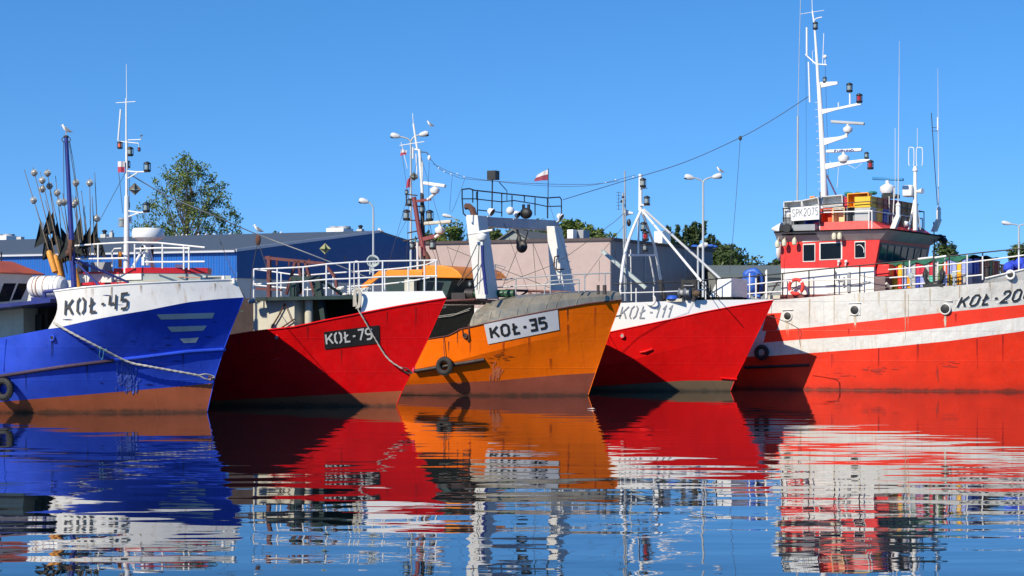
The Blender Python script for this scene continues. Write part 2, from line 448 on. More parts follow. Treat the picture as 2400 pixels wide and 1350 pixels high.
concrete = paint('concrete', (.30, .29, .27), .9, .2, dirt=.5)
mb = MB(); mb.add([(-1500, 79, 1.3), (1500, 79, 1.3), (1500, 2500, 1.3), (-1500, 2500, 1.3)], [(0, 1, 2, 3)])
mb.add([(-1500, 79, -3), (1500, 79, -3), (1500, 79, 1.3), (-1500, 79, 1.3)], [(0, 1, 2, 3)])
tag(mb.build('quay', concrete), 'concrete quay behind the moored boats', 'quay', kind='structure')
grass = paint('grass_ground', (.05, .08, .03), .95, .3)
mb = MB(); mb.add([(-1400, 118, 1.32), (1400, 118, 1.32), (1400, 2400, 1.32), (-1400, 2400, 1.32)], [(0, 1, 2, 3)])
tag(mb.build('ground', grass), 'grass land beyond the quay', 'ground', kind='structure')

white = paint('white_paint', (.73, .72, .68), .35, .06, dirt=.25, bump=.08)
white_clean = paint('white_clean', (.74, .74, .72), .35, .04, bump=.04)
white_rust = paint('white_rusted', (.68, .67, .63), .4, .08, rust=.8, dirt=.3, bump=.2, rustcol=(.42, .25, .12))
glass_dark = paint('dark_glass', (.006, .008, .010), .16, .2, bump=.05, bscale=.8, spec=.22)
black = paint('black_paint', (.014, .014, .014), .5, .3)
rubber = paint('rubber', (.022, .021, .020), .75, .3)
greyp = paint('grey_paint', (.30, .31, .32), .5, .15, dirt=.4)
galv = paint('galvanised', (.42, .44, .44), .45, .12, metal=.3, bump=.05)
tin = paint('weathered_sheet', (.33, .29, .215), .34, .3, metal=.45, dirt=.4, bump=.4, rust=.3, rustcol=(.5, .46, .36), bscale=2.5)
rope_m = paint('rope', (.52, .49, .42), .85, .25)
rope_d = paint('dark_wire', (.06, .055, .05), .8, .2)
rusty = paint('rusty_steel', (.12, .05, .03), .8, .4, dirt=.5)
orange = paint('orange_plastic', (.85, .32, .02), .4, .12)

# ================================================================ background buildings
def dirs(th=.5):
    l = math.hypot(1, th); return Vector((-1/l, th/l, 0)), Vector((th/l, 1/l, 0))
bl_wall = bpy.data.materials.new('blue_cladding')
def cladding(name, rgb, rib=2.2):
    m = paint(name, rgb, .45, .08, bump=0); nt = m.node_tree; N = nt.nodes; L = nt.links
    tcn = N.new('ShaderNodeTexCoord'); wv = N.new('ShaderNodeTexWave'); wv.bands_direction = 'X'; wv.inputs['Scale'].default_value = rib
    L.new(tcn.outputs['Object'], wv.inputs['Vector']); b = N.new('ShaderNodeBump'); b.inputs['Strength'].default_value = .9; b.inputs['Distance'].default_value = .06
    L.new(wv.outputs['Fac'], b.inputs['Height']); L.new(b.outputs[0], N['Principled BSDF'].inputs['Normal']); return m
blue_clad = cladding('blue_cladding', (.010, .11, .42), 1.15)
blue_gable_shaded = paint('blue_gable_shaded', (.007, .085, .25), .6, .06, bump=0, spec=.2)  # darker than the front, the gable's shade is put into the blue
roof_grey = paint('roof_sheet', (.075, .095, .12), .6, .1, bump=.1)
lime = paint('lime_wall', (.50, .50, .46), .8, .12)
def frame_of(px, Y, th):                     # building frame: local -X runs along the front, +Y runs away
    a, b = dirs(th); e = empty('warehouse', W(px, YH, Y)*1.0); e.location.z = 1.3; e.rotation_euler = (0, 0, -math.atan2(th, 1)); return e
wh = frame_of(555, 85, .47)
tag(wh, 'long blue clad warehouse with dark grey roof behind the blue boat', 'warehouse')
H1, H2, LEN, DEP = 5.37-1.3, 6.75-1.3, 60., 25.0
mb = MB(); mb.box(-LEN, -.02, .02, DEP-.02, -.1, 3.0); mb.build('lower_wall', lime, wh)
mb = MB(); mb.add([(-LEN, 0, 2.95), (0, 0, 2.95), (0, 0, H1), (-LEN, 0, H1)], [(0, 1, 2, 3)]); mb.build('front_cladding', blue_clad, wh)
mb = MB(); mb.add([(.01, 0, 2.95), (.01, DEP, 2.95), (.01, DEP, H1), (.01, DEP/2, H2), (.01, 0, H1)], [(0, 1, 2, 3, 4)]); mb.build('gable_cladding', blue_gable_shaded, wh)
mb = MB(); mb.hexa([(-LEN, -.15, H1+.01), (.0, -.15, H1+.01), (.0, DEP/2, H2), (-LEN, DEP/2, H2)], [(-LEN, -.15, H1+.1), (.0, -.15, H1+.1), (.0, DEP/2, H2+.09), (-LEN, DEP/2, H2+.09)])
mb.hexa([(-LEN, DEP/2, H2), (.0, DEP/2, H2), (.0, DEP+.15, H1+.01), (-LEN, DEP+.15, H1+.01)], [(-LEN, DEP/2, H2+.09), (.0, DEP/2, H2+.09), (.0, DEP+.15, H1+.1), (-LEN, DEP+.15, H1+.1)])
mb.build('roof', roof_grey, wh)
mb = MB()
for i in range(0): x = -1.2*i-.6; mb.hexa([(x-.02, -.1, H1+.1), (x+.02, -.1, H1+.1), (x+.02, DEP/2, H2+.09), (x-.02, DEP/2, H2+.09)], [(x-.02, -.1, H1+.14), (x+.02, -.1, H1+.14), (x+.02, DEP/2, H2+.13), (x-.02, DEP/2, H2+.13)])
mb = MB(); mb.box(-LEN, 0, -.2, -.155, H1-.02, H1+.06); mb.bar((.03, -.1, H1+.06), (.03, DEP/2, H2+.05), .05, .12); mb.build('gutter', paint('gutter', (.5, .52, .55), .5, .05, bump=0), wh)
def wl(o, px, py, Y):
    o_ = Matrix.Translation(o.location) @ o.rotation_euler.to_matrix().to_4x4(); return o_.inverted() @ W(px, py, Y)
def roof_unit(x0, y0, x1, y1, Y, dep, legs=True, fans=0):
    a = wl(wh, x0, y0, Y); c = wl(wh, x1, y1, Y); mb = MB(); h = (a.z-c.z); z0 = c.z+(.3*h if legs else 0)
    mb.box(a.x, c.x, a.y, a.y+dep, z0, a.z)
    o = mb.build('cooling_unit', white_clean, wh, bevel=.02)
    if legs:
        m2 = MB()
        for xx in (a.x+.1, c.x-.1, (a.x+c.x)/2):
            for yy in (a.y+.1, a.y+dep-.1): m2.bar((xx, yy, c.z-.6), (xx, yy, z0), .06, .06)
        m2.build('frame', galv, o)
    if fans:
        m3 = MB()
        for i in range(fans):
            xx = mix(a.x, c.x, (i+.5)/fans); m3.lathe([(.34, 0), (.32, .1), (.3, .1)], (xx, a.y+dep/2, a.z), n=16)
        m3.build('fan', greyp, o)
    return o
roof_unit(764, 535, 816, 552, 98, 1.0, True, 2)
roof_unit(-30, 553, 32, 573, 108, 1.2, True, 2)
roof_unit(82, 561, 112, 574, 106, 1.0, True, 0)
roof_unit(238, 556, 258, 572, 103, 1.0, True, 0)
def chimney(px, y0, y1, w_, Y, cap=True):
    a = wl(wh, px, y0, Y); c = wl(wh, px, y1, Y); r = w_/F*Y/2; mb = MB(); mb.box(a.x-r, a.x+r, a.y-r, a.y+r, c.z-.7, a.z)
    o = mb.build('chimney', lime, wh)
    if cap: mb = MB(); mb.lathe([(r*.6, 0), (r*.6, r*.7), (r*.9, r*.8), (r*.9, r*1.2), (r*.3, r*1.5)], (a.x, a.y, a.z), n=12); mb.build('cowl', greyp if cap == 1 else black, o)
chimney(845, 537, 553, 13, 98, 2); chimney(48, 555, 573, 13, 106, 0); chimney(95, 556, 572, 8, 105, 1); chimney(245, 549, 571, 14, 103, 2); chimney(262, 545, 571, 8, 103, 1)

pk = frame_of(1430, 95, .47); pk.name = 'flat_roofed_building'
tag(pk, 'flat roofed pale pink building with grey shaded side behind the masts', 'building')
stucco = paint('pink_stucco', (.42, .325, .295), .9, .08, dirt=.15); stucco2 = paint('shaded_stucco', (.23, .215, .225), .9, .08, dirt=.25)  # side stucco is the pink with its shade put into the colour
HP = 6.3-1.3
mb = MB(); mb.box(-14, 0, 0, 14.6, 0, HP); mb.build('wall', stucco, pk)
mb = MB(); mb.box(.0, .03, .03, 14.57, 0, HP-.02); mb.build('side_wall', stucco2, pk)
mb = MB(); mb.box(-14.1, .12, -.1, 14.7, HP, HP+.14); mb.build('parapet', paint('parapet', (.07, .05, .05), .7, .1), pk)
def pk_unit(x0, y0, x1, y1, Y, dep, m):
    a = wl(pk, x0, y0, Y); c = wl(pk, x1, y1, Y); mb = MB(); mb.box(a.x, c.x, a.y, a.y+dep, HP+.1, a.z); mb.build('ventilation_box', m, pk, bevel=.02)
pk_unit(1329, 538, 1346, 559, 98, .5, white_clean); pk_unit(1349, 539, 1371, 559, 98.4, .8, greyp)
pk_unit(1533, 542, 1556, 576, 100.5, 1.2, white_clean)
mb = MB(); a = wl(pk, 1655, 578, 106); [mb.ball((a.x+random.uniform(-.5, .5), a.y+random.uniform(-.9, .9), HP+.18), .15, 8, (1.6, 1.2, .6)) for _ in range(12)]; mb.build('tarpaulin', paint('blue_tarp', (.03, .12, .50), .5, .25, bump=.6, bscale=6), pk)
mb = MB()
for x in (1476, 1577): a = wl(pk, x, 590, 97+(x-1430)*.05); mb.bar((.06, a.y, 3.0), (.06, a.y, HP), .08, .08)
mb.build('downpipe', greyp, pk)

def shed(name, label, px0, px1, yr, ye, Y, dep, wallm, roofm, end_px=None):
    a = W(px0, ye, Y); b = W(px1, ye, Y); zr = W(0, yr, Y+dep/2).z; e = empty(name, (a.x, Y, 1.3), 0, label, 'shed'); w_ = b.x-a.x; he = a.z-1.3; hr = zr-1.3
    mb = MB(); mb.prism([(0, 0, 0), (0, dep, 0), (0, dep, he), (0, dep/2, hr), (0, 0, he)], (w_, 0, 0)); mb.build('wall', wallm, e)
    mb = MB(); t = .12
    for s_ in (0, 1):
        y0 = -.3 if s_ == 0 else dep+.3; y1 = dep/2; z0 = he-.06; mb.hexa([(-.2, y0, z0+.04), (w_+.2, y0, z0+.04), (w_+.2, y1, hr+.02), (-.2, y1, hr+.02)], [(-.2, y0, z0+t+.04), (w_+.2, y0, z0+t+.04), (w_+.2, y1, hr+t), (-.2, y1, hr+t)])
    mb.build('roof', roofm, e, recalc=True); return e
shed_wall = paint('shed_wall', (.25, .27, .26), .85, .1); shed_roof = paint('shed_roof', (.12, .145, .14), .8, .12)
shed('storage_shed', 'low grey green shed with pitched roof behind the blue wrapped net drum', 1685, 1850, 627, 650, 100, 10, shed_wall, shed_roof)
# pitched roof seen through the gantry: gable turned to the viewer
a = W(1205, 541, 125); e = empty('gabled_house', (a.x, 125, 1.3), -.35, 'grey slate gabled roof seen through the white trawl gantry', 'house')
mb = MB(); hw = 1.7; hz = a.z-1.3; mb.prism([(-hw, 0, 0), (hw, 0, 0), (hw, 0, hz-1.0), (0, 0, hz), (-hw, 0, hz-1.0)], (0, 8, 0)); mb.build('wall', shed_wall, e)
mb = MB(); slate = paint('slate', (.13, .13, .125), .8, .1)
for s_ in (-1, 1): mb.hexa([(s_*(hw+.2), -.2, hz-1.1), (0, -.2, hz+.02), (0, 8.2, hz+.02), (s_*(hw+.2), 8.2, hz-1.1)], [(s_*(hw+.2), -.2, hz-1.0), (0, -.2, hz+.12), (0, 8.2, hz+.12), (s_*(hw+.2), 8.2, hz-1.0)])
mb.build('roof', slate, e)

# ================================================================ trees
def leaf_mat(name, a, b, c):
    m = bpy.data.materials.new(name); m.use_nodes = True; nt = m.node_tree; N = nt.nodes; L = nt.links; bs = N['Principled BSDF']
    tcn = N.new('ShaderNodeTexCoord'); n = N.new('ShaderNodeTexNoise'); n.inputs['Scale'].default_value = 1.6; n.inputs['Detail'].default_value = 8; n.inputs['Roughness'].default_value = .8
    L.new(tcn.outputs['Object'], n.inputs['Vector']); r = N.new('ShaderNodeValToRGB'); L.new(n.outputs['Fac'], r.inputs[0])
    r.color_ramp.elements[0].position = .36; r.color_ramp.elements[0].color = (*a, 1); r.color_ramp.elements[1].position = .66; r.color_ramp.elements[1].color = (*c, 1)
    q = r.color_ramp.elements.new(.5); q.color = (*b, 1)
    L.new(r.outputs[0], bs.inputs['Base Color']); bs.inputs['Roughness'].default_value = .55
    t = N.new('ShaderNodeBsdfTranslucent'); L.new(r.outputs[0], t.inputs[0]); x = N.new('ShaderNodeMixShader'); x.inputs[0].default_value = .25
    L.new(bs.outputs[0], x.inputs[1]); L.new(t.outputs[0], x.inputs[2]); L.new(x.outputs[0], N['Material Output'].inputs[0]); return m
leafA = leaf_mat('leaf_olive', (.05, .085, .014), (.13, .18, .03), (.27, .31, .065))
leafB = leaf_mat('leaf_green', (.03, .055, .010), (.075, .11, .020), (.15, .18, .035))
leafC = leaf_mat('leaf_dark', (.03, .055, .014), (.065, .10, .024), (.13, .17, .04))
leafD = leaf_mat('needle', (.025, .05, .018), (.06, .095, .032), (.12, .15, .055))
bark = paint('bark', (.10, .075, .055), .9, .3)
def tree(label, px, ytop, Y, wpx, clumps, leaves, leaf, size, mat, hfrac=.75, open_=.6, ybase=None, seed=1, spike=False, group=None, cy=.5):
    rnd = random.Random(seed); s = Y/F
    base = W(px, YH, Y); base.z = 1.3; top = W(px, ytop, Y).z; h = top-base.z; w_ = wpx*s/2; ch = h*hfrac
    e = empty('tree', base, 0, label, 'tree', group)
    cs = []
    for i in range(clumps):
        for _ in range(50):
            x, y, z = [rnd.uniform(-1, 1) for _ in range(3)]
            if x*x+y*y+z*z < 1 and (x*x+y*y+z*z > .12 or rnd.random() < .3): break
        # crown wider in the lower half
        zz = (z+1)/2; k = math.sqrt(max(.02, 1-(abs(zz-cy)/(max(cy, 1-cy)))**2.2))
        cs.append(Vector((x*w_*k, y*w_*k*.9, h-ch+ch*zz*.97)))
    # trunk and limbs
    tb = MB(); r0 = max(.09, h*.022)
    tp = [Vector((rnd.uniform(-.06, .06)*i, rnd.uniform(-.06, .06)*i, h*.93*i/6)) for i in range(7)]; tb.tube(tp, [r0*(1-.88*i/6) for i in range(7)], 7)
    for c in cs:
        if rnd.random() < open_:
            t = min(.92, max(.12, (c.z/h)*.93-.12-.3*math.hypot(c.x, c.y)/max(.1, h))); q = t*6; i0 = min(5, int(q)); st = tp[i0].lerp(tp[i0+1], q-i0)
            mid = st.lerp(c, .5)+Vector((rnd.uniform(-.1, .1), rnd.uniform(-.1, .1), -.06*h*.3)); rr = r0*.17*(1-t*.6)
            tb.tube([st, mid, c], [rr, rr*.6, rr*.2], 5)
            for _ in range(3):
                d = Vector((rnd.gauss(0, 1), rnd.gauss(0, 1), rnd.gauss(.4, .8))).normalized()*leaf*1.1; tb.tube([c.lerp(mid, rnd.uniform(0, .5)), c+d], [rr*.3, rr*.1], 4)
    tb.build('trunk', bark, e)
    vs = []; fs = []
    for c in cs:
        rad = leaf*rnd.uniform(.6, 1.25)
        if spike: axis = Vector((c.x*.5/max(w_, .1), c.y*.5/max(w_, .1), 1)).normalized()
        for _ in range(leaves):
            d = Vector((rnd.gauss(0, 1), rnd.gauss(0, 1), rnd.gauss(0, 1))); d = d.normalized()*rad*(rnd.random()**.45)
            if spike: d = d*.28+axis*rnd.uniform(-.6, 1.5)*rad
            p = c+d; sz = size*rnd.uniform(.6, 1.35); a = Vector((rnd.gauss(0, 1), rnd.gauss(0, 1), rnd.gauss(0, 1))).normalized(); b = a.orthogonal().normalized()*sz*.55; a *= sz
            o = len(vs); vs += [p-a, p-b*.9+a*.1, p+a, p+b*.9+a*.1]; fs.append((o, o+1, o+2, o+3))
    me = bpy.data.meshes.new('crown'); me.from_pydata([tuple(v) for v in vs], [], fs); me.materials.append(mat)
    o = bpy.data.objects.new('crown', me); COL.objects.link(o); o.parent = e
    return e
tree('tall sparse olive green tree with visible branches behind the blue warehouse', 440, 345, 118, 275, 320, 34, .38, .085, leafA, .80, .6, seed=4, cy=.33)
G = 'trees along the skyline'
def tb_(label, px, yt, Y, w_, n=50, lv=150, m=leafB, lf=.6, sz=.15, **k): tree(label, px, yt-6, Y, w_*1.15, int(n*1.5), lv, lf, sz, m, k.pop('hfrac', .8), .4, group=G, cy=.66, **k)
tb_('small round tree top peeping over the warehouse roof, right of the tall olive green tree', 600, 540, 135, 78, 24, 120, seed=5)
tb_('very low shrub like tree top over the warehouse roof left of the white cooling unit', 662, 548, 135, 52, 14, 110, seed=6)
tb_('yellowish green tree between the warehouse gable and the pink building', 1058, 528, 125, 110, 70, 110, leafA, .5, .11, seed=7)
tb_('small tree top just right of the blue gable', 1000, 548, 128, 60, 24, 110, leafA, seed=8)
tb_('green tree showing through the left half of the gantry', 1150, 524, 135, 120, 60, 130, leafB, seed=9)
tb_('dense tree behind the pitched slate roof in the gantry', 1245, 526, 138, 120, 60, 130, leafB, seed=10)
tb_('yellow green tree behind the ventilation boxes on the pink building', 1345, 520, 132, 130, 70, 140, leafA, seed=11)
tb_('tree crown sloping down right of the ventilation boxes', 1420, 532, 134, 100, 50, 130, leafA, seed=12)
tb_('dark pine behind the white ventilation box on the shaded side wall', 1580, 530, 130, 90, 46, 90, leafD, .5, .16, spike=True, seed=13)
tb_('tall dark pine behind the left of the shaded side wall', 1636, 538, 131, 84, 46, 90, leafD, .5, .16, spike=True, seed=14)
tb_('shorter dark pine right of the tall pine', 1672, 566, 129, 50, 30, 90, leafD, .45, .15, spike=True, seed=15)
tb_('dark leafy tree beside the corner of the shaded side wall', 1708, 586, 125, 92, 60, 130, leafC, seed=16)
tb_('small green bush tree between the shaded wall and the red wheelhouse', 1765, 617, 128, 70, 30, 110, leafB, seed=17)
tb_('dark tree touching the left edge of the red wheelhouse', 1822, 603, 122, 66, 40, 130, leafC, seed=18)
tb_('low dark tree right of the wheelhouse windows', 2215, 583, 125, 74, 50, 130, leafC, seed=19)
tb_('dark tree at the right edge behind the bow rail', 2392, 581, 124, 110, 60, 150, leafC, seed=20)
tb_('olive green tree far behind the fish crates on deck', 2300, 612, 130, 90, 40, 120, leafB, seed=21)

# ================================================================ street lamps
lamp_grey = paint('lamp_steel', (.40, .43, .44), .5, .08, bump=0); lamp_head = paint('lamp_head', (.62, .62, .60), .4, .05, bump=0)
def street_lamp(label, px, ybend, Y, arms, r=.05):
    b = W(px, ybend, Y); e = empty('street_lamp', (b.x, Y, 1.3), 0, label, 'street lamp', 'street lamps on the quay'); zb = b.z-1.3; s = Y/F
    mb = MB(); mb.tube([(0, 0, 0), (0, 0, .9), (0, 0, .95), (0, 0, zb)], [r*1.7, r*1.7, r*1.1, r*.75], 9); mb.build('pole', lamp_grey, e)
    for dx, dy in arms:                                  # head offset in photo pixels from the bend
        X = dx*s; Z = zb-dy*s; sg = 1 if dx > 0 else -1
        mb = MB(); mb.tube([(0, 0, zb-.02), (X*.06, 0, mix(zb, Z, .35)), (X*.28, 0, mix(zb, Z, .68)), (X*.7, 0, mix(zb, Z, .93)), (X, 0, Z)], r*.6, 8); mb.build('arm', lamp_grey, e)
        mb = MB(); q = 11 if True else 0; L_ = 24*s*.95; u = Vector((sg, 0, .22 if abs(dy) > 0 else 0)).normalized()
        mb.lathe([(.02, 0), (.07, .03), (.11, L_*.35), (.125, L_*.7), (.09, L_*.94), (.03, L_)], Vector((X, 0, Z))-u*.05, u, 12)
        o = mb.build('lamp_head', lamp_head, e)
        mb = MB(); mb.ball(Vector((X, 0, Z))+u*L_*.55-Vector((0, 0, .06)), .09, 10, (1.7, 1, .7)); mb.build('lens', glass_dark, o)
    return e
street_lamp('single arm street lamp in front of the blue gable', 875, 494, 82, [(-14, -21)], .05)
street_lamp('double arm street lamp with a gull, behind the brown mast', 963, 335, 84, [(-28, -15), (22, -19)], .055)
street_lamp('small single arm street lamp behind the pink building', 1071, 524, 126, [(-14, -16)], .05)
street_lamp('double arm street lamp with a gull in front of the shaded side wall', 1648, 429, 84, [(-24, -12), (24, -14)], .055)
street_lamp('short street lamp with one head beside the blue tarpaulin on the roof', 1636, 579, 90, [(4, -2)], .06)
street_lamp('double arm street lamp at the right edge of the photo', 2388, 531, 118, [(-20, -6), (20, -6)], .07)
# ================================================================ helpers for boat gear
lens_g = paint('lamp_glass', (.25, .30, .30), .1, .1, bump=0); lens_r = paint('lamp_glass_red', (.35, .02, .02), .15, .1, bump=0); lens_o = paint('orange_glass', (.7, .12, .03), .2, .1, bump=0)
def nav_light(B, px, py, b, hpx, lens=None, par=None, name='navigation_light', capm=None):
    P = B.at(px, py, b); s = hpx*(B.w(P).y)/F; capm = capm or black
    mb = MB(); mb.lathe([(.30*s, -.5*s), (.34*s, -.42*s), (.34*s, -.28*s), (.22*s, -.26*s)], P, n=12); mb.lathe([(.24*s, .24*s), (.36*s, .28*s), (.34*s, .38*s), (.16*s, .48*s), (.05*s, .52*s)], P, n=12)
    for i in range(4): a = math.pi/4+i*math.pi/2; q = Vector((math.cos(a)*.33*s, math.sin(a)*.33*s, 0)); mb.tube([P+q+Vector((0, 0, -.4*s)), P+q+Vector((0, 0, .35*s))], .02*s+.004, 5)
    o = mb.build(name, capm, par or B.root); mb = MB(); mb.lathe([(.22*s, -.27*s), (.25*s, 0), (.22*s, .25*s)], P, n=12); mb.build('lens', lens or lens_g, o); return o
def tubes(B, name, mat, runs, r, par=None, n=7):
    """runs: list of ([(px,py)...], b or (b0,b1))"""
    out = None
    for run in runs:
        mb = MB(); pts, b = run[0], run[1]; rr = run[2] if len(run) > 2 else r
        if isinstance(b, tuple): P = [B.at(*p, mix(b[0], b[1], i/max(1, len(pts)-1))) for i, p in enumerate(pts)]
        else: P = [B.at(*p, b) for p in pts]
        mb.tube(P, rr, n); o = mb.build(name, mat, par or B.root); out = out or o
    return out
def rails(B, name, mat, tops, posts, bfun, r=.02, par=None):
    """tops: list of pixel polylines; posts: list of (px, ytop, ybot); bfun(px)->b"""
    def dens(pl):
        out = []
        for i in range(len(pl)-1):
            for k in range(6): out.append((mix(pl[i][0], pl[i+1][0], k/6), mix(pl[i][1], pl[i+1][1], k/6)))
        return out+[pl[-1]]
    root = None; mb = MB()
    for pl in tops: mb.tube([B.at(x, y, bfun(x)) for x, y in dens(pl)], r, 7)
    o = mb.build(name, mat, par or B.root)
    for x, y0, y1 in posts:
        mb = MB(); b = bfun(x); t = B.at(x, y0, b); q = B.at(x, y1, b); mb.tube([t, (t.x, t.y, q.z)], r*1.05, 7); mb.build('stanchion', mat, o)
    return o
def floodlight(B, px, py, b, s, name='floodlight', mat=None, flip=1):
    P = B.at(px, py, b); mb = MB(); u = Vector((.85*flip, -.02, -.5)).normalized()
    mb.lathe([(.35*s, -.45*s), (.5*s, -.1*s), (.62*s, .2*s), (.62*s, .28*s)], P, u, 12); o = mb.build(name, mat or white_clean, B.root)
    mb = MB(); mb.lathe([(.5*s, .285*s), (.3*s, .30*s)], P, u, 12); mb.build('glass', glass_dark, o)
    mb = MB(); mb.tube([P, P+Vector((-.4*s*flip, .3*s, -.55*s)), P+Vector((-.8*s*flip, .3*s, -.75*s))], .09*s, 6); mb.build('bracket', mat or white_clean, o); return o
def radar_bar(B, x0, y0, x1, y1, b, th, bodypx, bodypy, bodyr, mat, name='radar_scanner', bodym=None, post=None):
    a = B.at(x0, y0, b); c = B.at(x1, y1, b); mb = MB(); mb.bar(a, c, th*1.2, th)
    o = mb.build(name, mat, B.root, bevel=th*.25)
    P = B.at(bodypx, bodypy, b); mb = MB(); mb.lathe([(bodyr*.35, -bodyr*.75), (bodyr*.8, -bodyr*.55), (bodyr, -bodyr*.1), (bodyr*.95, bodyr*.3), (bodyr*.45, bodyr*.6), (bodyr*.25, bodyr*.7), (bodyr*.25, (a.z+c.z)/2-P.z-th*.5)], P, n=12)
    if post: q = B.at(*post, b); mb.tube([q, (P.x, P.y, P.z-bodyr*.7)], bodyr*.3, 8)
    mb.build('housing', bodym or white_clean, o); return o
def octa(B, px, py, b, s, mat, name='radar_reflector', cube=False):
    P = B.at(px, py, b); mb = MB(); e = .012
    pts = [Vector(v)*s for v in ((1, 0, 0), (-1, 0, 0), (0, 1, 0), (0, -1, 0), (0, 0, 1), (0, 0, -1))]
    M_ = Matrix.Rotation(.5, 3, 'Z') @ Matrix.Rotation(.25, 3, 'X'); pts = [P+M_ @ v for v in pts]
    mb.add([pts[0], pts[2], pts[1], pts[3]], [(0, 1, 2, 3)]); mb.add([pts[0], pts[4], pts[1], pts[5]], [(0, 1, 2, 3)], 1 if cube is not None else 0); mb.add([pts[2], pts[4], pts[3], pts[5]], [(0, 1, 2, 3)])
    return mb.build(name, mat, B.root, recalc=False)
def tyre(B, label, px, py, rpx, off=.0, rope_to=None, tilt=0.):
    P = B.hpx(px, py, .12+off); s = B.w(P).y/F; R_ = rpx*s; u = Vector((.0, 1, 0))
    wp = B.w(P); e = empty('tyre_fender', wp, -B.th+tilt, label, 'tyre fender', 'tyre fenders hanging on hulls')
    mb = MB(); mb.torus((0, 0, 0), R_*.72, R_*.28, (0, 1, 0), 28, 10)
    for k in range(28): a = 2*math.pi*k/28; c = Vector((math.cos(a), 0, math.sin(a))); mb.box(c.x*R_*.97-.015, c.x*R_*.97+.015, -R_*.14, R_*.14, c.z*R_*.97-.015, c.z*R_*.97+.015)
    mb.build('tyre', rubber, e)
    if rope_to:
        q = B.hpx(*rope_to, .03); v = q-P; mb = MB(); mb.tube([(0, 0, R_*.6), (v.x*.5, v.y*.6, mix(R_*.6, v.z, .5)), (v.x, v.y, v.z)], .012, 6); mb.build('hanging_rope', rope_d, e)
    return e
def twisted(pts, r, n=9, tw=1.):
    """rope with visible lay: a tube whose section is lobed and turns along its length"""
    mb = MB(); pts = [Vector(p) for p in pts]; fine = []
    for i in range(len(pts)-1):
        k = max(2, int((pts[i+1]-pts[i]).length/.035)); fine += [pts[i].lerp(pts[i+1], j/k) for j in range(k)]
    fine.append(pts[-1]); base = 0; d = (fine[-1]-fine[0]).normalized(); up = Vector((0, 0, 1)) if abs(d.z) < .9 else Vector((1, 0, 0))
    for i, p in enumerate(fine):
        d = (fine[min(i+1, len(fine)-1)]-fine[max(i-1, 0)]).normalized(); a = d.cross(up).normalized(); b = a.cross(d)
        for j in range(n):
            t = 2*math.pi*j/n; rr = r*(1+.22*math.cos(3*(t-i*.55*tw))); mb.v.append(p+(a*math.cos(t)+b*math.sin(t))*rr)
    for i in range(len(fine)-1):
        for j in range(n): mb.f.append((i*n+j, i*n+(j+1) % n, (i+1)*n+(j+1) % n, (i+1)*n+j)); mb.m.append(0)
    return mb
def sag(a, b, s, n=14):
    a = Vector(a); b = Vector(b); return [a.lerp(b, i/n)-Vector((0, 0, s*4*(i/n)*(1-i/n))) for i in range(n+1)]
def smooth(pts, n=6):
    out = []; P = [Vector(p) for p in pts]
    for i in range(len(P)-1):
        p0, p1, p2, p3 = P[max(0, i-1)], P[i], P[i+1], P[min(len(P)-1, i+2)]
        for j in range(n):
            t = j/n; out.append(.5*((2*p1)+(p2-p0)*t+(2*p0-5*p1+4*p2-p3)*t*t+(3*p1-p0-3*p2+p3)*t**3))
    return out+[P[-1]]
def flag(B, pts, b, mats, par=None, split=.5, name='flag'):
    """pts TL TR BR BL pixels; upper part first material, lower part second; rippled cloth"""
    mb = MB()
    def fn(u, v, lo, hi):
        v = mix(lo, hi, v); tx = mix(pts[0][0], pts[1][0], u); ty = mix(pts[0][1], pts[1][1], u); bx_ = mix(pts[3][0], pts[2][0], u); by = mix(pts[3][1], pts[2][1], u)
        P = B.at(mix(bx_, tx, v), mix(by, ty, v), b); P.y += .05*math.sin(u*9)*u; return P
    mb.grid(lambda u, v: fn(u, v, split, 1), 10, 3, 0); mb.grid(lambda u, v: fn(u, v, 0, split), 10, 3, 1)
    return mb.build(name, mats, par or B.root, recalc=False)
flag_w = paint('flag_white', (.62, .58, .58), .8, .1); flag_r = paint('flag_red', (.42, .05, .09), .8, .1)

# ================================================================ 1: blue boat with white bow bulwark
blue = paint('blue_hull', (.028, .080, .60), .32, .18, dirt=.22, bump=.3, seams=(1.9, .8), coat=.1, spec=.35, scratch=.6)
antif = paint('antifouling', (.37, .090, .030), .6, .2, bump=.25, seams=(1.9, .8), rust=.3, grime=True, dirt=.35, scratch=.4)
B = B1 = Boat('fishing_boat', 'blue fishing boat lettered KOŁ-45 with white bow bulwark and red trimmed foredeck house', 485, 966, 22); B.root['group'] = 'moored fishing boats side by side'
B.L = 15.
B.level(None, 1.3, 7, z=-1.0, xs=-.35)
B.level([(485, 966), (240, 968), (0, 967)], 2.45, 6.5)
B.level([(501, 898), (397, 908), (270, 919), (46, 938)], 2.5, 6.0)
B.level([(524, 819), (442, 824), (346, 836), (154, 859), (0, 882)], 2.6, 5.4, 2.3)
B.level([(571, 697), (520, 700), (443, 708), (347, 727), (231, 747), (135, 768), (112, 771), (0, 792)], 2.7, 4.1, 2.5)
B.level([(553, 657), (500, 658), (424, 661), (296, 667), (200, 674), (123, 684)], 2.65, 3.9, 2.5)
xa = B.hpx(113, 770, 0).x; xb = B.hpx(126, 684, 0).x
aft = lambda f: mix(xa, xb, f)+.17*math.sin(f*math.pi)**1
mb = MB(); B.band(0, mb, 0); B.band(1, mb, 0); B.band(2, mb, 1); B.band(3, mb, 1); B.band(4, mb, 2, x_end=aft, rows=8); B.transom(mb, 1)
mb.build('hull', [antif, blue, white_rust], B.root)
deckg = paint('deck_paint', (.10, .12, .10), .8, .2, dirt=.5)
mb = MB(); B.deck(4, mb, 0, -.35); mb.build('deck', deckg, B.root)
mb = MB()
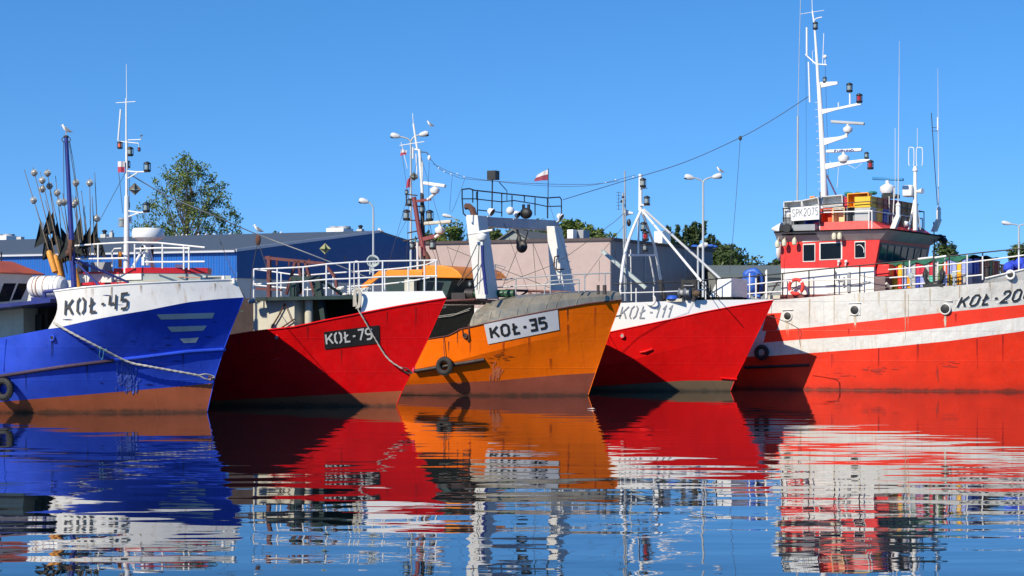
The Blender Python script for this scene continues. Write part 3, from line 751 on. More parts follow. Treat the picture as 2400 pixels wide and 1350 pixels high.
for sd in (-1, 1): mb.tube(B.edge(5, B.lv[5].xs-.01, xb, sd, 0, .01, 50), .022, 8)
mb.build('cap_rail', white, B.root)
mb = MB(); mb.tube(B.edge(3, B.lv[3].xs+.01, B.lv[3].xs-2.0, -1, .03), .045, 9); o = mb.build('rubbing_strake', blue, B.root)
mb = MB(); mb.tube(B.edge(3, B.lv[3].xs-2.0, B.lv[3].xs-14, -1, .03), .045, 9); mb.build('rubbing_strake', paint('worn_strake', (.045, .022, .05), .5, .5, dirt=.8), B.root)
mb = MB(); mb.tube(B.edge(3, B.lv[3].xs, B.lv[3].xs-14, 1, .03), .045, 9); mb.build('rubbing_strake', blue, B.root)
mb = MB(); mb.tube([B.hpx(571, 699, .0), B.hpx(548, 755, .0), B.hpx(526, 815, 0), B.hpx(505, 880, 0), B.hpx(486, 964, 0)], .010, 8); mb.build('stem_bar', blue, B.root)
stencil = paint('stencil_black', (.030, .030, .032), .6, .3, bump=0)
hull_text(B, 'KOŁ-45', [(154, 701), (301, 684), (299, 725), (152, 741)], .145, True, stencil, gap=.34, shear=.0)
dm = paint('mark_white', (.52, .54, .54), .5, .15, dirt=.3, bump=0)
for q in ([(367, 737), (503, 733), (498, 746), (377, 749)], [(392, 766), (485, 763), (476, 775), (402, 778)], [(421, 794), (466, 791), (459, 803), (431, 804)]):
    B.decal('bow_stripe', q, dm, .02, 14, 2)
mb = MB(); P = B.hpx(122, 792, .02); mb.torus(P, .06, .018, (0, 1, 0), 18, 7); o = mb.build('fairlead', blue, B.root); mb = MB(); mb.lathe([(.055, 0), (.03, .004)], P, (0, -1, 0), 14); mb.build('opening', black, o)
mb = MB(); mb.tube([B.hpx(14, 795, .01), B.hpx(8, 870, .01)], .012, 6); mb.build('drain_pipe', blue, B.root)
# shelter deck, wheelhouse
navy = paint('navy_paint', (.012, .022, .16), .45, .2, dirt=.3)
mb = MB(); a = B.at(118, 700, 2.5); c = B.at(-260, 740, 2.5); mb.hexa([(c.x, -2.5, c.z-.09), (a.x, -2.5, a.z-.09), (a.x, 2.5, a.z-.09), (c.x, 2.5, c.z-.09)], [(c.x, -2.5, c.z), (a.x, -2.5, a.z), (a.x, 2.5, a.z), (c.x, 2.5, c.z)]); mb.build('shelter_deck', navy, B.root)
cream = paint('cream_paint', (.52, .50, .40), .5, .12, dirt=.45, rust=.3)
mb = MB(); a = B.at(55, 716, 1.5); c = B.at(-300, 800, 1.5); mb.box(c.x, a.x, -1.5, 1.5, a.z-1.3, a.z-.03); mb.build('deckhouse', cream, B.root)
mb = MB(); a = B.at(118, 716, 1.0); c = B.at(50, 800, 1.); mb.box(c.x, a.x-.15, -.9, 1.6, a.z-1.3, a.z-.05); mb.build('shade_bulkhead', paint('shade_brown', (.025, .020, .016), .8, .3), B.root)  # near-black colour stands in for shade under the shelter deck
mb = MB(); B.bx(mb, 54, 738, 97, 790, 1.02, .1); mb.build('doorway', black, B.root)
wallw = paint('wheelhouse_white', (.62, .66, .70), .5, .08, dirt=.3)
xf_ = B.at(78, 650, -1.45).x; zt0 = B.atx(40, 643, xf_).z; zb0 = B.atx(40, 706, xf_).z; b = 1.45
mb = MB(); mb.hexa([(xf_-3.2, -b, zb0-.3), (xf_-.28, -b, zb0-.3), (xf_-.28, b, zb0-.3), (xf_-3.2, b, zb0-.3)], [(xf_-3.2, -b, zt0), (xf_, -b, zt0), (xf_, b, zt0), (xf_-3.2, b, zt0)]); whs = mb.build('wheelhouse', wallw, B.root)
for q in ([(-72, 664), (-42, 664), (-48, 708), (-78, 708)], [(-32, 664), (4, 664), (-2, 708), (-38, 708)], [(14, 664), (42, 664), (36, 706), (8, 708)], [(48, 664), (71, 665), (62, 702), (41, 704)]):
    P = []
    for (x_, y_) in q:
        p = B.atx(x_, y_, xf_); p.x = xf_-.28*(zt0-p.z)/(zt0-zb0+.3)+.012; P.append(p)
    mb = MB(); mb.prism(P, (-.03, 0, 0)); mb.build('window', glass_dark, whs)
roofo = paint('roof_red_orange', (.60, .11, .022), .5, .15, dirt=.3)
zr1_ = B.atx(30, 611, xf_).z
mb = MB(); mb.hexa([(xf_-3.4, -b-.2, zt0), (xf_+.3, -b-.2, zt0), (xf_+.3, b+.2, zt0), (xf_-3.4, b+.2, zt0)], [(xf_-3.2, -b+.25, zr1_), (xf_-.35, -b+.25, zr1_), (xf_-.35, b-.45, zr1_), (xf_-3.2, b-.45, zr1_)]); mb.build('wheelhouse_roof', roofo, B.root, bevel=.06)
tubes(B, 'antenna', black, [([(3, 612), (3, 590)], 0)], .02)
mb = MB(); mb.tube([B.at(103, 684, 2.3), B.at(178, 676, 2.3)], .045, 8); mb.tube([B.at(103, 684, 2.3), B.at(105, 697, 2.3)], .045, 8); mb.build('blue_rail', navy, B.root)
# derrick
mb = MB(); a = B.at(174, 678, 1.2); t = B.at(155, 322, 1.2); mb.tube([a, a.lerp(t, .5), t], [.075, .062, .05], 10); dk = mb.build('derrick', paint('derrick_blue', (.02, .03, .20), .4, .15), B.root)
mb = MB(); mb.torus(B.at(149, 327, 1.2), .05, .012, (0, 1, 0), 14, 6); mb.torus(B.at(161, 327, 1.2), .05, .012, (0, 1, 0), 14, 6); mb.ball(B.at(155, 320, 1.2), .07, 8, (1, 1, .5)); mb.build('sheave', rope_d, dk)
mb = MB(); P = B.at(166, 583, 1.3); mb.ball(P, .09, 10, (1, .8, 1.5)); mb.ball(P+Vector((-.07, 0, -.1)), .08, 8); mb.box(P.x-.04, P.x+.07, P.y-.06, P.y+.06, P.z+.05, P.z+.22); mb.tube([P+Vector((.03, -.05, -.3)), P+Vector((.03, -.05, .1))], .03, 6); mb.build('winch_fitting', rusty, dk)
tubes(B, 'stay', rope_d, [([(149, 330), (150, 470), (163, 580)], 1.3), ([(161, 330), (178, 440), (182, 640)], 1.3), ([(163, 330), (172, 380), (196, 560)], 1.1)], .008, dk)
tubes(B, 'brace', navy, [([(172, 608), (235, 672)], (1.2, 1.6)), ([(176, 608), (302, 662)], (1.2, .4))], .03)
# canvas over the foredeck gear
mb = MB(); sp = smooth([B.at(*p, .6) for p in [(225, 674), (262, 667), (300, 662), (345, 655), (362, 660), (385, 667)]], 5)
mb.grid(lambda u, v: Vector((sp[int(u*(len(sp)-1))].x, mix(-1.3, 1.2, v), sp[int(u*(len(sp)-1))].z-.9*(abs(v-.5)*2)**3*.4)), 24, 8); mb.build('canvas_cover', paint('canvas', (.46, .43, .34), .9, .15, bump=.5, bscale=5), B.root)
mb = MB(); mb.tube(sag(B.at(378, 647, 0), B.at(524, 650, 0), .02), .012, 6); mb.build('bow_line', paint('orange_line', (.5, .2, .12), .8, .2), B.root)
mb = MB(); P = B.at(524, 655, .1); mb.lathe([(.05, -.1), (.05, .04), (.03, .09)], P, n=10); mb.build('bollard', white, B.root); mb = MB(); mb.lathe([(.04, -.1), (.04, .03)], B.at(548, 655, .1), n=10); mb.build('bollard', white, B.root)
# scrubbed patch below the strake
def scuffs(B, n, x0, x1, y0, y1, mat, seed=1, horiz=False):
    rnd = random.Random(seed); mb = MB()
    for _ in range(n):
        cx = rnd.gauss((x0+x1)/2, (x1-x0)/5); cy = rnd.gauss((y0+y1)/2, (y1-y0)/4.5); a = rnd.uniform(1, 3.2); l = rnd.uniform(3, 13)
        if horiz: a, l = l*1.3, a*.5
        k = rnd.uniform(-1.5, 1.5); off = .008+rnd.random()*.004
        a *= .8; mb.add([B.hpx(cx+k, cy-l, off), B.hpx(cx+a*.6+k, cy-l*.4, off), B.hpx(cx+a, cy+l*.5, off), B.hpx(cx-k, cy+l, off), B.hpx(cx-a, cy+l*.2, off), B.hpx(cx-a*.5, cy-l*.5, off)], [(0, 1, 2, 3, 4, 5)])
    return mb.build('scuff_mark', mat, B.root, recalc=False)
scuffs(B, 90, 265, 335, 848, 928, paint('scraped_blue', (.09, .15, .56), .3, .5, dirt=.6, bump=.8, bscale=9), 3)
def streaks(B, specs, mat, seed=1):
    rnd = random.Random(seed)
    for (x, y0, y1) in specs:
        mb = MB()
        for _ in range(3):
            dx = rnd.uniform(-2.5, 2.5); a = rnd.uniform(.35, .8); l = rnd.uniform(.5, 1.); n = 5; L_ = []; R_ = []
            for i in range(n+1): w_ = a*(1-i/n*.8); yy = mix(y0, y0+(y1-y0)*l, i/n); xx = x+dx+rnd.uniform(-.3, .3); off = .007+.002*rnd.random(); L_.append(B.hpx(xx-w_, yy, off)); R_.append(B.hpx(xx+w_, yy, off))
            mb.add(L_+R_, [(i, i+1, n+2+i, n+1+i) for i in range(n)])
        mb.build('rust_streak', mat, B.root, recalc=False)
rs_l = paint('rust_run_pale', (.50, .40, .27), .6, .3, bump=0); rs_d = paint('rust_run_dark', (.10, .035, .02), .7, .3, bump=0)
streaks(B, [(215, 676, 700), (262, 672, 730), (330, 668, 700), (420, 664, 690), (505, 664, 690)], rs_l, 2); streaks(B, [(122, 800, 850), (300, 845, 880), (60, 878, 920), (430, 828, 870), (205, 855, 900)], paint('blue_run', (.01, .02, .10), .6, .3, bump=0), 3)
scuffs(B, 26, 20, 540, 700, 900, paint('scraped_dark', (.008, .014, .12), .5, .3, bump=0), 5, True)

# separate things carried by the blue boat
mb = MB(); P = B.at(112, 672, 1.4)
e = empty('life_raft_canister', B.w(P), -B.th, 'white cylindrical life raft canister with rusty straps beside the blue derrick', 'life raft')
mb.lathe([(.05, -.50), (.18, -.49), (.25, -.42), (.27, -.3), (.27, .3), (.25, .42), (.18, .49), (.05, .5)], (0, 0, 0), (1, 0, 0), 20); mb.build('canister', white, e)
strapm = paint('rust_strap', (.45, .26, .16), .7, .3)
for x in (-.28, -.18, .02, .2, .32): mb = MB(); mb.torus((x, 0, 0), .272, .012 if x != -.18 else .018, (1, 0, 0), 24, 6); mb.build('strap', strapm if x < .1 else white, e)
mb = MB(); mb.box(-.35, .35, -.2, .2, -.42, -.26); mb.build('cradle', navy, e)
tyre(B, 'black tyre fender at the left edge on the blue hull', 8, 912, 27, .0)
# mooring rope with thimble
pts = [B.hpx(*p, o) for p, o in (((126, 756), .05), ((146, 768), .06), ((186, 790), .1), ((238, 817), .1), ((300, 848), .1), ((345, 858), .12), ((400, 868), .12), ((440, 875), .12), ((466, 880), .12))]
mo = twisted(smooth(pts, 4), .026).build('mooring_rope', rope_m); mo.matrix_world = Matrix.Translation(B.O) @ Matrix.Rotation(-B.th, 4, 'Z')
tag(mo, 'thick pale mooring rope slung along the blue bow', 'rope')
mb = MB(); a = B.hpx(466, 880, .12); c = B.hpx(502, 884, .06); m_ = a.lerp(c, .45); mb.tube(smooth([a, m_+Vector((0, -.03, .05)), a.lerp(c, .85)+Vector((0, 0, .03)), c, a.lerp(c, .7)+Vector((0, 0, -.07)), m_+Vector((0, -.03, -.06)), a], 5), .02, 7)
mb.build('eye_splice', rope_m, mo)
mb = MB(); mb.torus(a.lerp(c, .8)+Vector((0, -.05, -.04)), .05, .018, (.3, 1, .2), 16, 7); mb.torus(c+Vector((0, -.02, -.05)), .035, .014, (1, .3, .2), 14, 6); mb.build('shackle', rusty, mo)
tl = paint('turquoise_line', (.12, .42, .50), .8, .15)
mb = MB(); mb.tube(smooth([B.hpx(236, 812, .14), B.hpx(233, 835, .1), B.hpx(240, 841, .1), B.hpx(244, 822, .14), B.hpx(250, 818, .15)], 5), .008, 6); mb.build('tie_line', tl, mo)

# ---------------------------------------------------------------- marker buoys (dan buoys) stacked on the blue boat
cloth_blk = paint('flag_black', (.012, .016, .016), .9, .35, bump=.5, bscale=8); stickm = paint('bamboo', (.20, .15, .10), .8, .35); orb = paint('reflector_silver', (.48, .47, .42), .35, .3, metal=.25, bump=.5, bscale=12)
orange_buoy = paint('buoy_orange', (.72, .30, .04), .6, .25, dirt=.5)
DN = [  # top px,py ; foot px,py ; ball y or None ; flag (y, length) or None
 (57, 398, 118, 600, 470, (520, 1)), (77, 392, 132, 610, 405, None), (94, 402, 150, 640, 423, (492, 1)), (106, 470, 152, 650, 443, (540, 0)),
 (110, 396, 140, 615, 406, (496, 1)), (117, 440, 158, 640, 436, (520, 1)), (130, 412, 148, 600, 452, (530, 0)), (134, 447, 176, 640, 475, (548, 1)),
 (147, 452, 176, 660, 474, (540, 0)), (170, 458, 190, 600, 479, (555, 1)), (175, 405, 200, 610, 429, (510, 1)), (176, 460, 186, 560, 474, None),
 (191, 447, 205, 600, None, (545, 1)), (197, 482, 208, 605, None, None), (210, 418, 212, 600, 429, (530, 1)), (216, 460, 222, 600, None, (545, 0)),
 (222, 404, 230, 610, 512, (520, 1)), (88, 500, 128, 600, None, (545, 1)), (100, 520, 140, 630, None, (550, 1)), (160, 520, 170, 640, None, (560, 1))]
for i, (tx, ty, fx, fy, ball, fl) in enumerate(DN):
    b = .8-.09*(i % 7); t = B.at(tx, ty, b); f = B.at(fx, fy, b)
    lab = f'fishing marker pole, {ORD[i]} of the bundle' if False else None
    where = 'counting from the left by its top'
    desc = ('silver ball reflector and ' if ball else '')+('black pennant' if fl else ('no pennant' if ball else 'bare top'))
    e = empty('marker_buoy', B.w(f), -B.th, None, 'marker buoy', 'fishing marker poles bundled by the blue derrick')
    e['tx'] = tx
    mb = MB(); mb.tube([(0, 0, 0), (t-f)*.5+Vector((.01, 0, .0)), t-f], [.014, .012, .007], 6); mb.build('pole', stickm, e)
    d = (t-f)
    if ball:
        k = (ball-fy)/(ty-fy); c = d*k; mb = MB(); mb.ball(c, .085, 12)
        for ax in ((1, 0, 0), (0, 1, 0), (0, 0, 1)): mb.torus(c, .088, .006, ax, 18, 5)
        mb.build('reflector_ball', orb, e)
    if fl:
        k = (fl[0]-fy)/(ty-fy); c = d*k; k2 = k-(48/abs(ty-fy)) ; c2 = d*max(.02, k2); sgn = -1 if fl[1] else 1; ln = random.uniform(.30, .46)
        mb = MB(); tip = c2+Vector((sgn*ln, random.uniform(-.08, .08), -.14)); q = c2.lerp(c, .40)+Vector((sgn*ln*.5, .06, 0))
        mb.add([c, c2, tip, q], [(0, 3, 1), (3, 2, 1), (0, 2, 3)]); mb.add([c+Vector((0, .02, 0)), c2+Vector((.02*sgn, .02, -.05)), c2+Vector((sgn*ln*.3, .1, -.22))], [(0, 1, 2)]); mb.build('pennant', cloth_blk, e, recalc=False)
    if fx < 178 and i in (0, 1, 4, 7, 8):
        mb = MB(); k = .0; mb.lathe([(.04, -.45), (.075, -.42), (.08, 0), (.075, .1), (.05, .14)], (0, 0, 0), (t-f).normalized(), 12); mb.build('float', orange_buoy, e)
ms = sorted([o for o in bpy.data.objects if o.name.startswith('marker_buoy')], key=lambda o: o['tx'])
for i, o in enumerate(ms):
    kids = {c.name.split('.')[0] for c in bpy.data.objects if c.parent == o}
    d = ('with silver ball' if 'reflector_ball' in kids else 'without ball')+(' and black pennant' if 'pennant' in kids else '')
    o['label'] = (f'leftmost marker pole in the bundle' if i == 0 else f'rightmost marker pole in the bundle' if i == len(ms)-1 else f'marker pole {d}, {ORD[i]} tip from the left')
    del o['tx']

# foredeck house, roof rails, mast and radar
redt = paint('trim_red', (.50, .012, .020), .4, .12, dirt=.2); shade_w = paint('superstructure_shade_grey', (.42, .46, .42), .5, .1, dirt=.4)  # the grey holds the shade of white walls facing the bow
B = B1
def w2l(B, P): v = Vector(P)-B.O; return Vector((v.dot(B.u), v.dot(B.n), v.z))
def plan_box(B, plan, ytop, ybot, mat, name, grow=0., zs=None):
    """plan: world points from (px, Y) pairs; heights from the first pair"""
    px, Y = plan[1]; zt = W(px, ytop, Y).z; zb = W(px, ybot, Y).z; c = Vector((0, 0, 0)); Q = [w2l(B, W(p, YH, y)) for p, y in plan]
    for q in Q: c += q
    c /= len(Q); mb = MB(); lo = []
    for q in Q: d = (q-c); d.z = 0; q2 = c+d*(1+grow); lo.append((q2.x, q2.y, zb))
    mb.prism(lo, (0, 0, zt-zb)); return mb.build(name, mat, B.root)
plan = [(268, 49.75), (334, 49.0), (484, 49.3), (494, 49.9), (270, 51.7)]
plan_box(B, plan, 640, 700, shade_w, 'forward_house'); plan_box(B, plan, 627, 640, redt, 'roof_fascia', .02)
plan_box(B, [(268, 49.70), (331, 48.96), (332, 48.97), (333, 49.2), (268, 50.0)], 641, 655, white, 'lit_side_panel')  # white sheet stands for the sunlit side of the house
plan_box(B, [(470, 48.9), (541, 48.75), (541, 48.95), (480, 49.5)], 646, 700, shade_w, 'whaleback')
plan_box(B, [(180, 50.4), (267, 49.9), (272, 52.2), (180, 52.6)], 640, 700, white, 'after_house'); plan_box(B, [(180, 50.35), (267, 49.85), (272, 52.2), (180, 52.7)], 636, 640.5, redt, 'roof_edge', .01)
plan_box(B, [(180, 50.25), (300, 49.35), (302, 49.5), (180, 50.4)], 661, 667, redt, 'band'); plan_box(B, [(202, 50.15), (236, 49.9), (238, 50.3), (204, 50.5)], 661, 680, redt, 'locker')
plan_box(B, [(212, 50.7), (262, 50.4), (264, 51.4), (214, 51.7)], 614, 637, greyp, 'roof_box')
plan_box(B, [(182, 51.0), (206, 50.9), (208, 51.4), (184, 51.5)], 614, 636, black, 'engine_casing')
plan_box(B, [(410, 49.6), (432, 49.6), (432, 50.1), (410, 50.1)], 620, 628, white, 'hatch')
rails(B, 'roof_rail', white, [[(175, 576), (240, 571), (300, 568), (370, 569), (440, 576), (480, 580)], [(175, 607), (240, 606), (292, 605)], [(340, 614), (400, 614), (480, 613)], [(318, 583), (380, 581), (445, 582)]],
      [(230, 572, 625), (316, 572, 628), (381, 570, 629), (431, 576, 631), (443, 578, 632)], lambda x: .9-.4*(x-175)/300, .022)
tubes(B, 'ladder_frame', white, [([(263, 625), (263, 590), (268, 583), (285, 582)], .5)], .02)
# mast
mb = MB(); mb.tube([B.at(296, 640, .2), B.at(297, 460, .2)], [.072, .06], 12); mb.tube([B.at(297, 460, .2), B.at(297, 330, .2)], .035, 8); mb.tube([B.at(296, 335, .2), B.at(296, 230, .2)], [.022, .02], 8); mb.tube([B.at(297, 232, .2), B.at(296, 150, .2)], [.010, .006], 6)
mst = mb.build('mast', white_clean, B.root)
tubes(B, 'yard', white_clean, [([(272, 241), (318, 238)], .2)], .01, mst); tubes(B, 'whip_antenna', white_clean, [([(283, 256), (277, 330)], .2)], .022, mst)
tubes(B, 'mast_arm', white_clean, [([(300, 328), (330, 327), (332, 318)], .2, .012), ([(278, 331), (325, 336), (326, 346)], .2, .012), ([(297, 401), (322, 403), (350, 402)], .2, .02), ([(300, 418), (322, 405)], .2, .018), ([(297, 494), (325, 498), (348, 497)], .2, .02), ([(300, 508), (325, 499)], .2, .018)], .02, mst)
nav_light(B, 305, 355, .15, 22); nav_light(B, 345, 391, .2, 24); nav_light(B, 343, 486, .2, 24); nav_light(B, 299, 385, .1, 18, lens_r); nav_light(B, 298, 480, .1, 18, lens_r); nav_light(B, 281, 340, .2, 18, lens_o)
nav_light(B, 285, 521, .2, 22, None, None, 'deck_light', greyp); nav_light(B, 304, 515, .1, 16, None, None, 'deck_light', white_clean); nav_light(B, 326, 350, .2, 10, lens_r)
octa(B, 316, 443, .2, .16, [galv, tin]); flag(B, [(276, 378), (291, 378), (291, 404), (276, 404)], .3, [flag_w, flag_r], mst)
tubes(B, 'anemometer', black, [([(329, 318), (334, 317)], .2), ([(331, 322), (331, 317)], .2)], .014, mst)
# radar dome on tripod
P = B.at(347, 548, .3); mb = MB(); mb.lathe([(.10, -.25), (.28, -.15), (.38, -.10), (.40, -.04), (.385, .10), (.36, .13), (.1, .15)], P, n=24); rd = mb.build('radar_dome', white_clean, B.root)
mb = MB(); mb.lathe([(.12, 0), (.12, .2), (.085, .22), (.085, .45)], B.at(343, 622, .3), n=12); mb.tube([B.at(341, 575, .3), B.at(309, 628, .5)], .03, 7); mb.tube([B.at(348, 575, .3), B.at(362, 630, .1)], .03, 7); mb.build('pedestal', white_clean, rd)
P = B.at(335, 582, .6); mb = MB(); mb.torus(P, .085, .025, (.3, 1, 0), 18, 7); sl_ = mb.build('searchlight', white_clean, B.root); mb = MB(); mb.lathe([(.085, 0), (.03, .05)], P, (-.3, -1, 0), 14); mb.build('glass', glass_dark, sl_)
tubes(B, 'exhaust_pipe', rusty, [([(357, 575), (357, 628)], -.2)], .035)
tubes(B, 'standing_rigging', rope_d, [([(294, 404), (232, 520)], (.2, 1.)), ([(278, 400), (288, 500)], .2), ([(303, 400), (303, 620)], .0)], .007, mst)
plan_box(B, [(277, 50.6), (286, 50.6), (286, 50.9), (277, 50.9)], 590, 626, orange, 'lifejacket_bundle')
# ================================================================ KOŁ-79
red79 = paint('red_hull', (.70, .003, .005), .38, .16, dirt=.4, bump=.34, seams=(2.1, .9), spec=.3, scratch=.6)
brown = paint('brown_paint', (.13, .035, .03), .55, .3, dirt=.4)
green_d = paint('dark_green', (.012, .035, .030), .5, .3, dirt=.4); darkin = paint('dark_interior', (.008, .009, .008), .9, .3, spec=.1)
B = B3 = Boat('fishing_boat', 'red fishing boat with black board KOŁ-79 and white pipe railings', 928, 952, 26); B.root['group'] = 'moored fishing boats side by side'
B.L = 15.
B.level(None, 1.2, 6, z=-1, xs=-.4)
B.level([(928, 952), (800, 953), (520, 956)], 2.25, 7.5, 1.7)
B.level([(943, 916), (771, 925), (480, 940)], 2.3, 7.2, 1.7)
B.level([(1000, 801), (860, 812), (708, 833), (560, 858)], 2.4, 6.8, 1.7)
B.level([(1046, 699), (940, 716), (846, 734), (818, 740), (764, 750), (690, 766), (594, 777), (537, 786)], 2.45, 6.4, 1.7)
B.level([(1037, 682), (846, 684), (700, 700)], 2.4, 6.4, 1.7)
xw = B.hpx(847, 710, 0).x
mb = MB(); B.band(0, mb, 0); B.band(1, mb, 0); B.band(2, mb, 1, rows=4); B.band(3, mb, 1, rows=4); B.band(4, mb, 2, x_end=xw); B.transom(mb, 1)
mb.build('hull', [antif, red79, white_clean], B.root)
mb = MB(); B.deck(4, mb, 0, -.25); mb.build('deck', deckg, B.root)
mb = MB(); mb.tube(B.edge(4, B.lv[4].xs, B.lv[4].xs-14, -1, 0, 0, 60), .022, 7); mb.tube(B.edge(4, B.lv[4].xs, B.lv[4].xs-14, 1, 0, 0, 60), .022, 7); mb.build('sheer_rail', red79, B.root)
mb = MB(); mb.tube([B.hpx(1046, 699, 0), B.hpx(1000, 801, 0), B.hpx(943, 916, 0), B.hpx(929, 950, 0)], .012, 8); mb.build('stem_bar', red79, B.root)
boardb = paint('board_black', (.016, .016, .017), .5, .2, bump=0)
B.decal('number_board', [(759, 778), (889, 762), (890, 804), (761, 819)], boardb, .015, 14, 4)
whitel = paint('letter_white', (.62, .62, .60), .6, .15, dirt=.5, bump=0)
hull_text(B, 'KOŁ-79', [(763, 782), (870, 767), (872, 796), (766, 809)], .15, True, whitel, gap=.20, off=.025)
P = B.hpx(648, 791, .02); mb = MB(); mb.torus(P, .06, .015, (0, 1, 0), 18, 7); o = mb.build('fairlead', red79, B.root); mb = MB(); mb.lathe([(.06, 0), (.02, .006)], P, (0, -1, 0), 14); mb.build('opening', greyp, o)
mb = MB(); mb.tube([B.hpx(637, 846, .0), B.hpx(650, 842, .03), B.hpx(662, 840, 0)], .03, 6); mb.build('chafe_bar', red79, B.root)
streaks(B, [(648, 797, 835), (720, 765, 800), (800, 820, 860), (905, 730, 770), (560, 790, 830), (975, 720, 800)], paint('red_run', (.34, .004, .004), .6, .3, bump=0), 7)
# upper deck over shelter and deckhouse
mb = MB(); n = 24; st = [B.at(mix(592, 850, i/n), 697-6*i/n, 2.15) for i in range(n+1)]
z0 = [p.z for p in st]; top = [(p.x, -p.y) for p in st]
xsb = B.lv[5].xs
def updeck(x): return B.zl(5, x)
pl = []
for i in range(31):
    x = mix(xsb-.1, st[0].x, i/30); bb = max(.02, min(2.15, B.row(4, 1, x)[0]-.06)); pl.append((x, bb, min(updeck(x)-.02, 9)))
zr0 = B.at(592, 697, 2.15).z; zr1 = B.at(850, 689, 2.15).z; xr0 = B.at(592, 697, 2.15).x; xr1 = B.at(850, 689, 2.).x
pts = []
for x, bb, _ in pl: z = mix(zr0, zr1, min(1.25, (x-xr0)/(xr1-xr0))); pts.append((x, bb, z))
vs = [(x, -bb, z) for x, bb, z in pts]+[(x, bb, z) for x, bb, z in pts]+[(x, -bb, z-.09) for x, bb, z in pts]+[(x, bb, z-.09) for x, bb, z in pts]; n = len(pts)
mb.add(vs, [(i, i+1, n+i+1, n+i) for i in range(n-1)]+[(2*n+i, 2*n+i+1, 3*n+i+1, 3*n+i) for i in range(n-1)]+[(i, i+1, 2*n+i+1, 2*n+i) for i in range(n-1)]+[(n+i, n+i+1, 3*n+i+1, 3*n+i) for i in range(n-1)]+[(n-1, 2*n-1, 4*n-1, 3*n-1)])
mb.build('upper_deck', green_d, B.root)
mb = MB(); B.bx(mb, 594, 699, 690, 790, 1.55, 3.0); mb.build('deckhouse', cream, B.root)
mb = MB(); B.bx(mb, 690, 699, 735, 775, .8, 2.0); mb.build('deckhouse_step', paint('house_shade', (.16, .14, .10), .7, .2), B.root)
P = B.at(724, 700, 1.2); q = B.at(724, 762, 1.2); mb = MB(); mb.tube([(P.x, P.y, q.z), P], .11, 14); mb.build('vent_column', cream, B.root)
mb = MB(); B.bx(mb, 735, 699, 850, 775, .2, .1); mb.build('shade_bulkhead', darkin, B.root)  # dark sheet stands in for the shadow beneath the upper deck
mb = MB(); B.bx(mb, 536, 700, 596, 790, -.5, 1.6); mb.build('after_casing', paint('casing_dark', (.035, .018, .016), .7, .3), B.root)
tubes(B, 'deck_light', greyp, [([(584, 708), (606, 703)], 1.9, .06)], .06)
# gantry
mb = MB(); b = 1.15
for q in (((692, 651), (692, 775)), ((746, 653), (762, 765))): mb.bar(B.at(*q[0], b), B.at(*q[1], b), .14, .14)
mb.bar(B.at(684, 652, b), B.at(752, 652, b), .13, .10); mb.bar(B.at(750, 655, b), B.at(801, 690, b-.6), .06, .06)
for q in (((686, 657), (686, 775)), ((740, 660), (752, 765))): mb.bar(B.at(*q[0], b-.9), B.at(*q[1], b-.9), .12, .12)
mb.build('net_gantry', green_d, B.root)
mb = MB(); P = B.at(712, 643, b); mb.ball(P, .10, 10, (1, .6, 1)); P = B.at(701, 675, b-.3); mb.ball(P, .13, 10, (.8, .5, 1.35)); mb.tube([B.at(702, 655, b-.3), P], .015, 6); mb.build('block', black, B.root)
# brown gallows
mb = MB(); b = -.6
mb.bar(B.at(631, 600, b), B.at(631, 698, b), .10, .10); mb.bar(B.at(622, 604, b), B.at(762, 618, b), .07, .08)
mb.bar(B.at(693, 611, b), B.at(671, 690, b), .07, .07); mb.bar(B.at(700, 611, b), B.at(709, 690, b), .07, .07); mb.bar(B.at(715, 612, b), B.at(738, 693, b), .07, .07); mb.bar(B.at(600, 676, b), B.at(660, 680, b), .06, .06)
mb.bar(B.at(760, 616, b), B.at(786, 650, b), .07, .07); mb.bar(B.at(786, 650, b), B.at(792, 690, b), .07, .07)
for x in (649, 678, 725): mb.tube([B.at(x, 607, b), B.at(x, 622, b)], .03, 6)
mb.build('trawl_gallows', brown, B.root)
tubes(B, 'reflector_post', black, [([(762, 598), (762, 626)], -.2), ([(810, 601), (808, 615)], -.2)], .014)
yel = paint('reflector_yellow', (.62, .60, .28), .5, .1, bump=0)
octa(B, 762, 583, -.2, .155, [black, yel])
# white rails
bA = lambda x: max(.06, min(1.9, -B3.hpx(min(x, 1022), 700-18*(x-595)/430, -.08).y)); bB = lambda x: -bA(x)
rails(B, 'railing', white_clean, [[(595, 631), (650, 629), (710, 626), (765, 619), (820, 615), (897, 612), (1025, 610)], [(595, 666), (650, 664), (711, 660), (765, 655), (820, 653), (897, 649), (1025, 647)]],
      [(595, 631, 700), (650, 629, 697), (711, 626, 696), (765, 619, 693), (820, 615, 690), (897, 612, 684), (995, 610, 682), (1022, 610, 681)], bA, .022)
rails(B, 'railing', white_clean, [[(595, 631), (635, 636), (683, 643), (720, 645), (780, 640), (840, 636), (900, 632), (955, 627), (1000, 620), (1025, 610)], [(595, 668), (640, 672), (685, 676), (720, 679), (780, 674), (840, 670), (900, 666), (955, 660), (1020, 648)]],
      [(659, 640, 696), (721, 645, 694), (781, 640, 690), (842, 636, 688), (902, 632, 684), (957, 627, 682)], bB, .02)
tubes(B, 'rail_hoop', white_clean, [([(830, 690), (830, 618), (833, 612), (838, 612), (840, 618), (840, 688)], .3)], .014)
